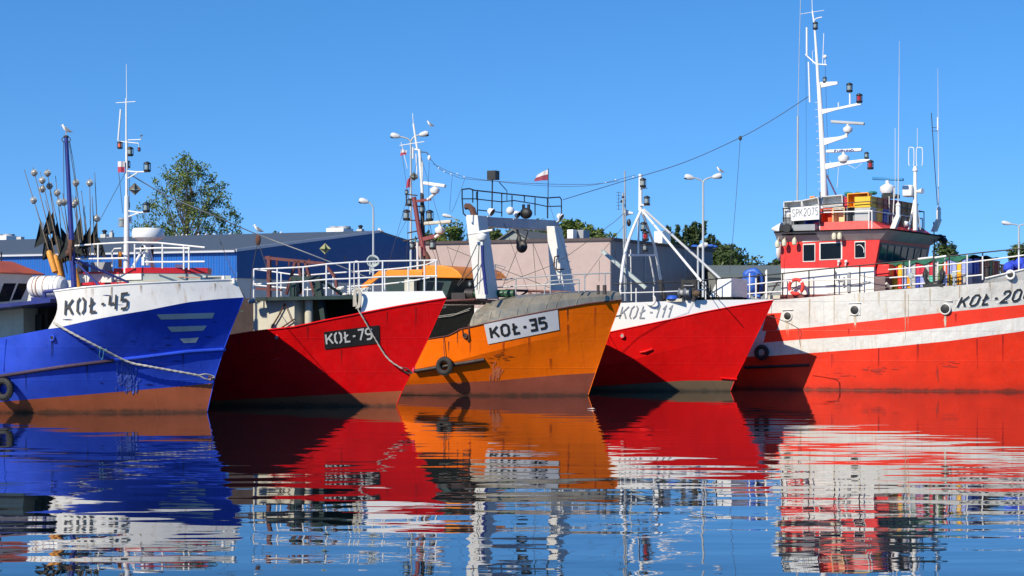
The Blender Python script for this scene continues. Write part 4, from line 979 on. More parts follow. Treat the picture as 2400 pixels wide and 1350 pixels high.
# things resting on the upper deck
e = empty('net_heap', B.w(B.at(828, 682, 0)), -B.th, 'heap of white netting on the upper deck behind the railing', 'net')
mb = MB()
for i in range(26): mb.ball((random.uniform(-.33, .33), random.uniform(-.3, .3), random.uniform(-.1, .06)), random.uniform(.05, .1), 8, (1.4, 1, .7))
mb.build('netting', paint('netting', (.60, .60, .56), .9, .25, bump=1., bscale=14), e)
e = empty('rope_coil', B.w(B.at(877, 612, .5)), -B.th, 'pale rope coil hung over the railing near the blue gable', 'rope')
mb = MB()
for i in range(5): mb.torus((i*.02-.04, i*.02, 0), .15-.012*i, .02, (.25*(i-2), 1, .1*i), 20, 6, 0 if i % 2 else 0, 360)
mb.tube([(-.12, 0, 0), (-.13, 0, -.35)], .018, 6); mb.tube([(-.07, 0, -.1), (-.09, 0, -.3)], .018, 6); mb.build('coil', paint('pale_rope', (.42, .47, .46), .8, .2), e)
# mooring line of KOŁ-79
pts = [B.hpx(838, 722, .06), B.hpx(851, 745, .05), B.hpx(877, 790, .05), B.hpx(901, 830, .06), B.hpx(920, 850, .1), B.hpx(943, 864, .1)]
pts = [Vector((pts[0].x-.05, pts[0].y+.02, pts[0].z+.55)), Vector((pts[0].x-.04, pts[0].y-.02, pts[0].z+.3))]+pts
mo = twisted(smooth(pts, 4), .019).build('mooring_rope', rope_m); mo.matrix_world = Matrix.Translation(B.O) @ Matrix.Rotation(-B.th, 4, 'Z'); tag(mo, 'thin pale mooring rope across the black number board of the red boat', 'rope')
mb = MB(); a = B.hpx(940, 862, .08); c = B.hpx(966, 874, .05); mb.tube(smooth([a, a.lerp(c, .5)+Vector((0, 0, .05)), c, a.lerp(c, .5)-Vector((0, 0, .06)), a], 5), .018, 7); mb.build('eye_splice', rope_d, mo)
mb = MB(); P = B.hpx(969, 868, .05); mb.ball(P, .05, 8, (.8, .8, 1.4)); mb.tube([P, P+Vector((.06, 0, .10))], .012, 5); mb.build('tie_cloth', paint('pink_cloth', (.60, .03, .08), .8, .2), mo)
mb = MB()
for dx, dz in ((0, 0), (.03, .03), (-.03, .02)):
    c = B.hpx(838, 722, .08)+Vector((0, 0, .32)); mb.tube(smooth([c+Vector((dx-.09, 0, -.28)), c+Vector((dx-.08, 0, .05)), c+Vector((dx, -.02, .16+dz)), c+Vector((dx+.08, 0, .05)), c+Vector((dx+.05, 0, -.25)), c+Vector((dx-.02, 0, -.33))], 5), .017, 6)
o = mb.build('rope_hank', rope_m); o.matrix_world = Matrix.Translation(B.O) @ Matrix.Rotation(-B.th, 4, 'Z'); tag(o, 'pale rope hank looped over the rail end beside the white bow plate', 'rope')
# derrick wires with block, brown chain on deckhouse
mb = MB(); P = B.at(605, 562, .6); mb.ball(P, .12, 10, (.7, .5, 1.3)); bk = mb.build('hanging_block', rusty, B.root)
tubes(B, 'derrick_wire', rope_d, [([(603, 572), (590, 640), (586, 705)], .6), ([(607, 572), (632, 650), (668, 712), (690, 760)], (.6, 1.6)), ([(605, 552), (603, 545)], .6)], .009, bk)
tubes(B, 'lifting_chain', rusty, [([(668, 712), (652, 742), (636, 768)], 1.62), ([(668, 712), (684, 752)], 1.62, .012), ([(660, 768), (690, 748)], 1.62, .02)], .022)

# ================================================================ KOŁ-35
org = paint('orange_hull', (1.0, .165, .001), .42, .10, dirt=.22, bump=.36, seams=(2.0, .85), spec=.3, scratch=.45, rust=.12)
antif2 = paint('antifouling_brown', (.27, .062, .032), .6, .2, bump=.25, seams=(2., .85), grime=True, dirt=.4, scratch=.5)
B = B4 = Boat('fishing_boat', 'orange fishing boat with white board KOŁ-35, grey bow sheeting and white trawl gantry', 1378, 927, 27); B.root['group'] = 'moored fishing boats side by side'
B.L = 16.
B.level(None, 1.3, 6, z=-1, xs=-.4)
B.level([(1378, 927), (1200, 927), (930, 924)], 2.5, 8., 2.3)
B.level([(1396, 874), (1311, 879), (1166, 892), (953, 902)], 2.55, 7.6, 2.3)
B.level([(1434, 765), (1400, 770), (1296, 790), (1166, 821), (1069, 846), (960, 868)], 2.7, 6.9, 2.6)
B.level([(1457, 703), (1380, 711), (1308, 724), (1134, 759), (1100, 767), (1071, 773), (1057, 786), (1004, 794), (900, 806)], 2.8, 6.6, 2.7)
B.level([(1456, 692), (1380, 697), (1308, 706), (1134, 730), (1104, 736)], 2.75, 6.5, 2.7)
B.level([(1452, 685), (1380, 685), (1308, 689), (1200, 700), (1120, 712)], 2.38, 6.4, 2.6)
B.level([(1440, 682), (1380, 681), (1308, 684), (1220, 691), (1132, 700)], 1.6, 6.0, 2.6)
xe4 = B.hpx(1100, 764, 0).x
mb = MB(); B.band(0, mb, 0); B.band(1, mb, 0); B.band(2, mb, 1, rows=4); B.band(3, mb, 1, rows=4); B.transom(mb, 1)
xf = lambda k: (lambda f: xe4+.12*((k-4)+f)**1.7)
mb2 = MB(); [B.band(k, mb2, 0, x_end=xf(k), rows=4) for k in (4, 5, 6)]
mb.build('hull', [antif2, org], B.root); mb2.build('bow_sheeting', tin, B.root, sharp=60)
mb = MB(); B.deck(4, mb, 0, -.5); mb.build('deck', deckg, B.root)
# seams on the sheeting
mb = MB()
for i in range(8):
    x = mix(xe4+.1, B.lv[5].xs-.6, i/8.5)+(.12 if i % 2 else 0); P = []
    for k in (4, 5, 6):
        for f in (0, .33, .66):
            bb, z, _ = B.row(k, f, x+.05*(k-4)); P.append((x+.05*(k-4)+.05*f, -bb+.001, z))
    mb.tube(P, .008, 6)
mb.build('sheet_seam', paint('tin_seam', (.36, .33, .24), .4, .2, metal=.4, bump=0), B.root)
mb = MB(); mb.tube(B.edge(4, B.lv[4].xs, B.lv[4].xs-14, -1, .01, 0, 70), .02, 7); mb.tube(B.edge(4, B.lv[4].xs, B.lv[4].xs-14, 1, .01, 0, 70), .02, 7); mb.build('sheer_rail', brown, B.root)
mb = MB(); mb.tube([B.hpx(1457, 703, 0), B.hpx(1434, 765, 0), B.hpx(1396, 874, 0), B.hpx(1379, 925, 0)], .010, 8); mb.build('stem_bar', org, B.root)
boardw = paint('board_white', (.66, .67, .69), .55, .08, dirt=.3, bump=.05)
B.decal('number_board', [(1134, 759), (1307, 726), (1311, 773), (1144, 807)], boardw, .018, 16, 4)
blk = paint('letter_black', (.018, .018, .02), .6, .2, bump=0)
hull_text(B, 'KOŁ-35', [(1148, 765), (1278, 741), (1283, 771), (1153, 795)], .19, False, blk, gap=.26, off=.028)
streaks(B, [(1100, 800, 840), (1180, 800, 850), (1240, 790, 850), (1330, 760, 830), (1395, 720, 800), (1290, 840, 875)], paint('orange_run', (.66, .105, .004), .6, .3, bump=0), 5); streaks(B, [(1050, 800, 830), (1072, 776, 820), (1330, 725, 760)], rs_d, 6)
# pipe fender bar and tyre
mb = MB(); mb.tube([B.hpx(972, 870, .03), B.hpx(1010, 864, .03), B.hpx(1060, 855, .03), B.hpx(1100, 849, .03), B.hpx(1135, 843, .03)], .062, 12); mb.build('fender_pipe', paint('fender_brown', (.035, .020, .017), .6, .3), B.root)
tyre(B, 'worn tyre fender on the brown pipe of the orange hull', 1042, 858, 22, .02, (1040, 790))
mb = MB(); P = B.hpx(1090, 787, .02); mb.torus(P, .07, .02, (0, 1, 0), 16, 7); o = mb.build('fairlead', rusty, B.root); mb = MB(); mb.lathe([(.06, 0), (.02, .005)], P, (0, -1, 0), 14); mb.build('opening', black, o)
tubes(B, 'chain', rusty, [], .01) if False else None
mb = MB(); mb.tube([B.hpx(1083, 770, .03), B.hpx(1085, 785, .03)], .012, 5); mb.tube([B.hpx(1098, 760, .03), B.hpx(1100, 795, .03), B.hpx(1096, 800, .03)], .022, 6); mb.build('rusty_hook', rusty, B.root)
scr = paint('scraped_orange', (.80, .22, .09), .6, .3, dirt=.9, bump=.3)
scuffs(B, 40, 1145, 1178, 853, 893, scr, 4)
scuffs(B, 16, 1140, 1200, 822, 852, paint('smear_dark', (.50, .10, .006), .6, .3, bump=0), 6, True)
# after deck seen between the red bow and the sheeting
mb = MB(); a = B.at(900, 716, 1.9); c = B.at(1108, 704, 1.9); mb.box(a.x-6, c.x, -1.9, -1.8, 1.0, a.z); mb.build('shelter_shade_sheet', darkin, B.root)  # black sheet standing in for the shelter's shaded inside
mb = MB(); mb.bar(B.at(880, 712, 1.95), B.at(1120, 701, 1.95), .06, .05); mb.build('shelter_rail', brown, B.root)
mb = MB(); mb.hexa([(a.x-6, -1.93, a.z), (c.x+.1, -1.93, c.z), (c.x+.1, 1.9, c.z), (a.x-6, 1.9, a.z)], [(a.x-6, -1.93, a.z+.04), (c.x+.1, -1.93, c.z+.04), (c.x+.1, 1.9, c.z+.04), (a.x-6, 1.9, a.z+.04)]); mb.build('shelter_deck', paint('pale_deck', (.38, .36, .30), .8, .2, dirt=.4), B.root)
tubes(B, 'slack_line', rope_m, [([(1028, 744), (1060, 740), (1100, 727)], 1.97), ([(1028, 741), (1070, 735), (1103, 722)], 1.97)], .007)
# wheelhouse with orange roof
b = 1.4; orr = paint('orange_roof', (.80, .25, .010), .45, .1, dirt=.3)
mb = MB(); mb.prism([B.at(*p, b) for p in ((905, 645), (1060, 655), (1040, 712), (905, 712))], (0, 2*b, 0)); whs = mb.build('wheelhouse', green_d, B.root)
for q in ([(1000, 660), (1018, 661), (1010, 690), (996, 690)], [(1024, 661), (1040, 662), (1030, 690), (1016, 690)], [(960, 660), (990, 660), (988, 688), (960, 688)]):
    mb = MB(); mb.prism(B.P(q, b+.012), (0, .05, 0)); mb.build('window', glass_dark, whs)
mb = MB(); fr = [(990, 651), (1086, 652), (1073, 636), (1060, 627), (1036, 622), (990, 622)]; mb.prism(B.P(fr, b+.15), (0, 2*b+.3, 0)); mb.build('wheelhouse_roof', orr, B.root, bevel=.03)
mb = MB(); B.bx(mb, 906, 632, 990, 647, b+.1, 1.9); B.bx(mb, 955, 636, 990, 650, b+.2, .6); mb.build('roof_extension', orr, B.root, bevel=.02)
mb = MB(); mb.bar(B.at(893, 640, b), B.at(850, 675, b), .10, .16); mb.bar(B.at(912, 641, b), B.at(890, 640, b), .12, .14); mb.build('roof_stay', orr, B.root)
mb = MB(); B.bx(mb, 948, 655, 970, 700, b+.2, .5); mb.build('deck_locker', cream, B.root)
# mast and antennas
b = .1; darkm = paint('mast_black', (.035, .028, .026), .55, .3, dirt=.4); redbr = paint('mast_red_brown', (.22, .045, .045), .5, .2, dirt=.4)
mb = MB(); mb.tube([B.at(993, 640, b), B.at(989, 452, b)], [.085, .06], 10); mst = mb.build('mast', darkm, B.root)
mb = MB(); mb.tube([B.at(990, 455, b), B.at(983, 350, b)], .05, 9); mb.tube([B.at(983, 352, b), B.at(972, 350, b)], .03, 7); mb.tube([B.at(978, 350, b), B.at(969, 290, b)], .035, 8); mb.tube([B.at(969, 292, b), B.at(967, 265, b)], .012, 6); mb.tube([B.at(975, 360, b), B.at(978, 420, b)], .02, 6); mb.tube([B.at(968, 345, b), B.at(968, 372, b)], .03, 7); mb.build('upper_mast', white, mst)
mb = MB(); mb.tube([B.at(970, 462, b+.2), B.at(982, 540, b+.2), B.at(996, 600, b+.2)], [.075, .08, .085], 9); mb.bar(B.at(973, 472, b+.2), B.at(1010, 467, b+.2), .06, .08); mb.bar(B.at(986, 562, b+.2), B.at(1022, 553, b+.2), .06, .12); mb.build('mast_brace', redbr, mst)
tubes(B, 'yard', white, [([(937, 341), (995, 332)], b, .014), ([(940, 333), (955, 395)], b, .010), ([(990, 378), (990, 440)], b, .02)], .012, mst)
tubes(B, 'lamp_arm', darkm, [([(985, 356), (1000, 357), (1006, 366)], b, .016), ([(950, 481), (985, 484)], b), ([(953, 516), (1010, 518)], b), ([(955, 546), (985, 540)], b), ([(950, 455), (978, 458)], b), ([(952, 455), (953, 482)], b), ([(945, 565), (990, 556)], b)], .022, mst)
mb = MB(); mb.ball(B.at(1006, 370, b), .07, 10, (.8, .8, 1.3)); mb.build('masthead_lamp', white_clean, mst)
nav_light(B, 953, 504, b, 26); nav_light(B, 1007, 505, b, 26); nav_light(B, 989, 490, b+.1, 20); nav_light(B, 960, 473, b, 16); nav_light(B, 1014, 573, b+.2, 24); nav_light(B, 966, 575, b, 18); nav_light(B, 953, 450, b, 12)
octa(B, 970, 414, b+.2, .15, [galv, tin]); flag(B, [(940, 350), (953, 352), (951, 362), (938, 366)], b, [flag_w, flag_r], mst); flag(B, [(955, 420), (962, 416), (960, 438), (951, 442)], b, [flag_r, flag_r], mst)
radar_bar(B, 993, 429, 1044, 436, b+.2, .11, 1019, 446, .16, white, post=(1002, 468)); radar_bar(B, 995, 524, 1058, 519, b+.2, .11, 1031, 539, .17, cream, post=(1020, 556))
tubes(B, 'exhaust_pipe', rusty, [([(998, 640), (1004, 604), (998, 594), (990, 588)], b+.2)], .075)
tubes(B, 'tube_mast', white, [([(979, 635), (978, 568)], .6, .035)], .035)
tubes(B, 'mast_rigging', rope_d, [([(983, 355), (1066, 640)], (.1, .6)), ([(983, 360), (905, 640)], (.1, 1.)), ([(940, 345), (958, 470), (952, 640)], .5), ([(989, 460), (1040, 650)], (.1, -.8)), ([(1006, 520), (1030, 620)], .2), ([(953, 515), (930, 560)], .3), ([(1285, 470), (1340, 640)], (-1.5, -2)), ([(1100, 510), (1050, 650)], (2, 1)), ([(1180, 520), (1240, 690)], .5)], .006)
# trawl gantry
gl = paint('gantry_white', (.66, .65, .61), .45, .08, rust=.5, dirt=.4, bump=.15); gshade = gl
def leg(pxl, pxm, pyt, pxl2, pxm2, pyb, b, d, nm='gantry_leg', mat=None, d2=None):
    tl = B.at(pxl, pyt, b); tr = B.at(pxm, pyt, b); bl = B.at(pxl2, pyb, b); br = B.at(pxm2, pyb, b); d2 = d2 or d
    mb = MB(); mb.hexa([bl, br, br+Vector((0, d2, 0)), bl+Vector((0, d2, 0))], [tl, tr, tr+Vector((0, d, 0)), tl+Vector((0, d, 0))]); return mb.build(nm, mat or gl, B.root, bevel=.01)
leg(1091, 1119, 504, 1115, 1140, 700, 2.3, .62, d2=.85)
leg(1281, 1299, 530, 1293, 1326, 700, -2.1, .55, d2=.85)
xg = B.at(1119, 504, 2.3).x
mb = MB(); q = B.PX([(1133, 508), (1310, 517), (1310, 541), (1133, 530)], xg-.02); mb.prism(q, (-.42, 0, 0)); mb.build('gantry_beam', paint('gantry_shade_grey', (.36, .40, .46), .45, .15, dirt=.5, rust=.3, bump=.2), B.root)  # the beam's bow-side shade is put into this grey
mb = MB()
for i in range(8): x = mix(1312, 1340, i/7); y = mix(540, 665, i/7); mb.bar(B.atx(x-6, y, xg+.03), B.atx(x+8, y+2, xg+.03), .03, .03)
mb.build('leg_rung', white, B.root)
tubes(B, 'handle_hoop', rusty, [([(1310, 600), (1300, 602), (1299, 625), (1303, 632), (1322, 631)], -2.0)], .022)
mb = MB()
for i in range(12): P = B.atx(mix(1150, 1292, i/11), mix(528, 538, i/11), xg+.0); mb.ball(P, .022, 6)
mb.build('beam_rivet', white, B.root)
# platform rail above the beam
rr = lambda pl: [B.atx(x, y, xg-.25) for x, y in pl]
mb = MB(); mb.tube(rr([(1083, 444), (1100, 442), (1112, 446), (1195, 455), (1283, 464), (1296, 463), (1312, 462), (1316, 468), (1316, 508)]), .022, 7); mb.tube(rr([(1083, 466), (1112, 466), (1175, 473), (1205, 470), (1255, 478), (1283, 484), (1316, 483)]), .018, 7)
mb.tube(rr([(1119, 492), (1175, 498)]), .018, 7); mb.tube(rr([(1083, 444), (1083, 466), (1086, 500), (1092, 506)]), .022, 7)
for x, y0, y1 in ((1108, 446, 475), (1119, 448, 506), (1117, 450, 468), (1176, 454, 508), (1200, 458, 500), (1229, 460, 475), (1254, 463, 505), (1283, 464, 512)): mb.tube(rr([(x, y0), (x, y1)]), .02, 7)
mb.build('platform_rail', green_d, B.root)
tubes(B, 'reflector_post', black, [([(1154, 422), (1153, 500)], 1.2)], .022)
P = B.at(1157, 411, 1.2); mb = MB(); mb.box(P.x-.16, P.x+.13, P.y-.14, P.y+.14, P.z-.14, P.z+.14); mb.build('radar_reflector', black, B.root)
tubes(B, 'gooseneck', green_d, [([(1170, 427), (1188, 447), (1188, 470)], .8)], .014)
tubes(B, 'flag_staff', black, [([(1285, 395), (1284, 512)], -1.5)], .014)
flag(B, [(1259, 410), (1284, 396), (1284, 422), (1251, 425)], -1.5, [flag_w, paint('flag_maroon', (.25, .04, .07), .8, .2)], None, .55)
tubes(B, 'exhaust_elbow', rusty, [([(1111, 506), (1107, 490), (1100, 484), (1091, 484)], 2.0, .10)], .10)
for x, y, bb in ((1151, 500, 1.6), (1212, 506, .2), (1313, 512, -2.2)): floodlight(B, x, y-4, bb, .21)
mb = MB(); P = B.at(1196, 494, .6); mb.ball(P, .13, 12); mb.build('dome_antenna', white, B.root)
mb = MB()
for x in (1227, 1239): P = B.at(x, 488, 0); mb.tube([P+Vector((0, 0, -.3)), P+Vector((0, 0, .12))], .05, 8)
mb.ball(B.at(1233, 500, 0), .22, 12, (1, .6, .8)); mb.build('hydraulic_winch', black, B.root)
mb = MB(); P = B.at(1223, 578, .0); mb.ball(P, .2, 14, (1, .4, 1)); mb.ball(P+Vector((-.1, 0, .16)), .12, 10, (.8, .6, 1.8)); mb.tube([B.at(1212, 538, 0), P], .04, 6); mb.tube([B.at(1238, 540, 0), P+Vector((.06, 0, 0))], .02, 6); mb.torus(P, .15, .03, (0, 1, 0), 20, 6); mb.build('hanging_block', black, B.root)
# small radar on blue post
radar_bar(B, 1098, 548, 1155, 539, 2.7, .07, 1130, 555, .17, white_clean, post=(1130, 575))
tubes(B, 'radar_post', navy, [([(1130, 568), (1132, 620), (1140, 690)], 2.7, .05), ], .05)
tubes(B, 'radar_stay', rope_d, [([(1118, 573), (1083, 650), (1072, 668)], 2.7), ([(1123, 573), (1118, 680)], 2.7), ([(1134, 560), (1122, 690)], 2.7, .008), ([(1120, 620), (1074, 670)], 2.7)], .014)
# foredeck rails (galvanised)
ry = lambda x: 1.35 if x < 1300 else mix(1.35, .5, (x-1300)/130)
rails(B, 'foredeck_railing', galv, [[(1151, 695), (1155, 665), (1162, 656), (1212, 652), (1292, 646), (1373, 642), (1432, 640)], [(1158, 674), (1210, 671), (1290, 667), (1360, 663)], [(1276, 690), (1277, 666), (1284, 660), (1296, 658), (1356, 655)]],
      [(1209, 652, 694), (1290, 646, 688), (1370, 642, 684), (1418, 641, 684), (1357, 655, 684)], ry, .02)
mb = MB(); P = B.at(1150, 688, 1.6); mb.tube([P+Vector((-.6, 0, 0)), P+Vector((.7, .2, 0))], .12, 14); wn = mb.build('winch_drum', paint('winch_green', (.02, .09, .04), .5, .2), B.root); mb = MB(); mb.tube([P+Vector((-.85, 0, 0)), P+Vector((-.55, 0, 0))], .16, 14); mb.build('flange', darkm, wn)
tubes(B, 'deck_truss', brown, [([(1185, 680), (1340, 685)], 0, .04), ([(1200, 682), (1215, 696)], 0, .03), ([(1215, 696), (1235, 684)], 0, .03), ([(1240, 684), (1255, 697)], 0, .03), ([(1255, 697), (1275, 684)], 0, .03)], .03)
nav_light(B, 1102, 665, 2.2, 16, None, None, 'deck_light', black)
tubes(B, 'mesh_bracket', white_rust, [([(1160, 620), (1165, 650), (1185, 626), (1160, 620)], 1.0, .012), ([(1163, 635), (1176, 638)], 1.0, .01)], .012)
tubes(B, 'gear_wire', rope_d, [([(1212, 588), (1178, 672)], .2), ([(1249, 570), (1258, 690)], 0), ([(1250, 572), (1285, 660)], 0), ([(1180, 665), (1285, 625), (1330, 600), (1440, 520), (1462, 500)], (0, -1)), ([(1050, 580), (1200, 640), (1290, 675)], (1, -1)), ([(1010, 575), (1030, 630), (1060, 650)], .3)], .008)
mb = MB(); B.bx(mb, 1058, 686, 1090, 706, 1.8, 1.); mb.build('net_bin', darkm, B.root)
mb = MB(); mb.bar(B.at(1402, 668, 0.8), B.at(1402, 690, .8), .07, .07); mb.bar(B.at(1417, 668, .8), B.at(1417, 690, .8), .09, .09); mb.build('bitts', darkm, B.root)
# ================================================================ KOŁ-111
red111 = paint('red_hull_bright', (.78, .006, .006), .36, .12, dirt=.35, bump=.34, seams=(2.1, .9), spec=.3, scratch=.6)
antif3 = paint('antifouling_olive', (.15, .10, .055), .6, .2, bump=.2, grime=True, dirt=.4, scratch=.3)
B = B5 = Boat('fishing_boat', 'red fishing boat with white upper bow lettered KOŁ-111 and white tripod mast', 1712, 917, 26); B.root['group'] = 'moored fishing boats side by side'
B.L = 15.
B.level(None, 1.2, 6, z=-1, xs=-.4)
B.level([(1712, 917), (1600, 918), (1360, 918)], 2.3, 7.5, 1.7)
B.level([(1722, 892), (1609, 892), (1400, 905)], 2.35, 7.2, 1.7)
B.level([(1777, 779), (1700, 793), (1609, 812), (1501, 838), (1400, 860)], 2.45, 6.8, 1.7)
B.level([(1813, 704), (1725, 717), (1650, 731), (1576, 748), (1435, 777), (1360, 794)], 2.55, 6.4, 1.7)
B.level([(1812, 701.5), (1775, 702), (1650, 703), (1455, 710), (1400, 713)], 2.54, 6.4, 1.7)
mb = MB(); B.band(0, mb, 0); B.band(1, mb, 0); B.band(2, mb, 1, rows=4); B.band(3, mb, 1, rows=4); B.band(4, mb, 2); B.transom(mb, 1)
mb.build('hull', [antif3, red111, white_clean], B.root)
mb = MB(); B.deck(5, mb, 0, -.04); mb.build('deck', deckg, B.root)
mb = MB(); mb.tube([B.hpx(1812, 703, 0), B.hpx(1777, 779, 0), B.hpx(1722, 892, 0), B.hpx(1713, 915, 0)], .012, 8); mb.build('stem_bar', red111, B.root)
for sd in (-1, 1): mb = MB(); mb.tube(B.edge(4, B.lv[4].xs, B.lv[4].xs-14, sd, 0, 0, 60), .018, 7); mb.build('colour_seam', red111, B.root)
thin = paint('letter_grey', (.27, .28, .29), .6, .3, bump=0)
hull_text(B, 'KOŁ-111', [(1456, 717), (1575, 714), (1568, 745), (1451, 748)], .10, True, thin, gap=.26, off=.022, shear=.12)
P = B.hpx(1458, 787, .02); mb = MB(); mb.torus(P, .075, .02, (0, 1, 0), 18, 7); o = mb.build('fairlead', red111, B.root); mb = MB(); mb.lathe([(.07, 0), (.03, .005)], P, (0, -1, 0), 14); mb.build('opening', greyp, o)
mb = MB(); mb.tube([B.hpx(1500, 826, .0), B.hpx(1512, 824, .05), B.hpx(1529, 818, .02)], .03, 6); mb.build('chafe_bar', red111, B.root); MB().tube([B.hpx(1690, 886, .02), B.hpx(1727, 889, .0)], .03, 6).build('chafe_bar', red111, B.root)
mw = white_clean; b = .2
mb = MB(); mb.tube([B.at(1501, 494, b), B.at(1501, 408, b)], [.075, .06], 10); mb.box(*(lambda p: (p.x-.02, p.x+.28, p.y-.12, p.y+.12, p.z-.02, p.z+.02))(B.at(1503, 481, b))); mb.box(*(lambda p: (p.x-.02, p.x+.2, p.y-.1, p.y+.1, p.z-.02, p.z+.02))(B.at(1502, 441, b))); mst = mb.build('mast', mw, B.root)
nav_light(B, 1507, 428, b+.1, 22); nav_light(B, 1516, 470, b+.1, 22); nav_light(B, 1508, 531, b, 22); nav_light(B, 1512, 580, b, 20); nav_light(B, 1513, 553, b, 24, lens_r)
mb = MB(); mb.tube(smooth([B.at(*p, b+1.4*i/4) for i, p in enumerate(((1503, 492), (1484, 535), (1468, 580), (1460, 620), (1455, 662)))], 4), .05, 9); mb.tube([B.at(1455, 660, b+1.4), B.at(1450, 705, b+1.9)], .03, 7)
mb.tube([B.at(1504, 492, b), B.at(1644, 660, 1.2)], .042, 9); mb.tube([B.at(1508, 490, b), B.at(1692, 657, -1.2)], .042, 9); mb.tube([B.at(1506, 500, b), B.at(1535, 580, b-.9), B.at(1550, 665, b-1.5)], .045, 9); mb.tube([B.at(1497, 510, b), B.at(1496, 598, b)], .035, 8); mb.bar(B.at(1474, 598, b+.7), B.at(1540, 598, b-.9), .07, .07)
mb.tube([B.at(1523, 600, b-.7), B.at(1535, 665, b-1.2)], .03, 7); mb.build('tripod_leg', mw, mst)
tubes(B, 'stay_tail', black, [([(1644, 660), (1690, 700)], (1.2, 1.6), .015), ([(1692, 657), (1716, 680)], (-1.2, -1.), .015), ([(1640, 660), (1668, 702)], 1.4, .012)], .015)
mb = MB(); P = B.at(1484, 500, b+.1); mb.lathe([(.03, 0), (.05, .1), (.13, .3)], P, (-1, 0, .1), 12); mb.build('horn', white_clean, mst)
tubes(B, 'aft_pole', galv, [([(1460, 452), (1465, 705)], .6, .035), ([(1464, 400), (1466, 500), (1468, 705)], .4, .025)], .03)
tubes(B, 'whip_antenna', white_rust, [([(1478, 585), (1480, 705)], .4, .02)], .02)
tubes(B, 'yagi_antenna', black, [([(1450, 449), (1450, 492)], .6, .008)]+[([(1444, y), (1457, y)], .6, .006) for y in (451, 458, 466, 474, 482, 490)], .008)
mb = MB(); P = B.at(1474, 522, .4); mb.ball(P, .1, 10, (.8, .6, 1.3)); P2 = B.at(1460, 462, .6); mb.ball(P2, .05, 8); mb.ball(B.at(1457, 472, .6), .05, 8); mb.build('block', black, B.root)
mb = MB(); mb.bar(B.at(1414, 590, 1.), B.at(1514, 675, 1.), .11, .11); mb.torus(B.at(1413, 590, 1.), .06, .02, (0, 1, 0), 16, 6); mb.build('cargo_boom', paint('pale_green', (.40, .46, .44), .5, .2, dirt=.5), B.root)
tubes(B, 'tackle', rope_d, [([(1412, 595), (1372, 650)], (1, 1.5)), ([(1437, 555), (1445, 620)], 1), ([(1413, 588), (1462, 530)], 1), ([(1405, 610), (1404, 660)], 1.)], .007)
by = lambda x: max(.05, -B5.hpx(x, 712-8*(x-1440)/370, -.1).y)
rails(B, 'railing', black, [[(1440, 666), (1520, 663), (1600, 661), (1664, 655), (1716, 651)]], [(1450, 666, 712), (1552, 663, 706), (1634, 659, 705), (1679, 655, 704)], by, .02)
rails(B, 'railing', white_clean, [[(1450, 687), (1550, 684), (1600, 682), (1655, 678)]], [(1455, 680, 712), (1491, 675, 711), (1532, 672, 709), (1654, 660, 704)], by, .02)
mb = MB(); b = .55; q = [(1682, 655), (1714, 652), (1714, 696), (1662, 698)]; mb.prism(B.P(q, b), (0, 1.6, 0)); mb.build('companionway', white_clean, B.root, bevel=.01)
mb = MB(); B.bx(mb, 1628, 696, 1718, 704, .65, 1.3); mb.build('hatch_coaming', darkin, B.root)
mb = MB()
for x in (1602, 1628): mb.bar(B.at(x, 655, 1.5), B.at(x-3, 706, 1.5), .12, .12)
mb.bar(B.at(1600, 660, 1.5), B.at(1630, 660, 1.5), .1, .1); wn = mb.build('anchor_winch', black, B.root); MB().bar(B.at(1548, 656, 1.3), B.at(1557, 706, 1.3), .14, .14).build('deck_post', black, B.root)
mb = MB(); mb.bar(B.at(1603, 669, 1.6), B.at(1626, 669, 1.6), .07, .03)
for x in (1598, 1612): P = B.at(x, 686, 1.6); mb.lathe([(.13, -.1), (.16, -.08), (.09, -.03), (.09, .05), (.16, .09), (.13, .1)], P, (1, 0, 0), 14)
mb.build('gypsy', greyp, wn); mb = MB(); mb.ball(B.at(1632, 688, 1.5), .15, 10, (1, .8, .8)); mb.build('rope_pile', paint('brown_rope', (.12, .08, .05), .9, .4, bump=1, bscale=12), wn)
mb = MB(); mb.torus(B.at(1525, 703, 2.), .16, .035, (0, 1, 0), 20, 8, -10, 190); o = mb.build('mooring_hoop', white_rust, B.root)
e = empty('blue_basin', B.w(B.at(1576, 701, 1.6)), -B.th, 'upturned bright blue basin on the foredeck beside the anchor winch', 'basin'); mb = MB(); mb.lathe([(.20, 0), (.19, .03), (.14, .11), (.12, .12)], (0, 0, 0), n=20); mb.build('shell', paint('basin_blue', (.02, .09, .50), .4, .1), e); mb = MB(); mb.torus((0, 0, .01), .2, .014, (0, 0, 1), 22, 6); mb.build('rim', MATS['basin_blue'], e)
mb = MB(); B.bx(mb, 1562, 700, 1598, 707, 1.7, .4); mb.build('foredeck_grating', cream, B.root)
tubes(B, 'hanging_line', rope_d, [([(1788, 760), (1770, 778)], 0)], .008)
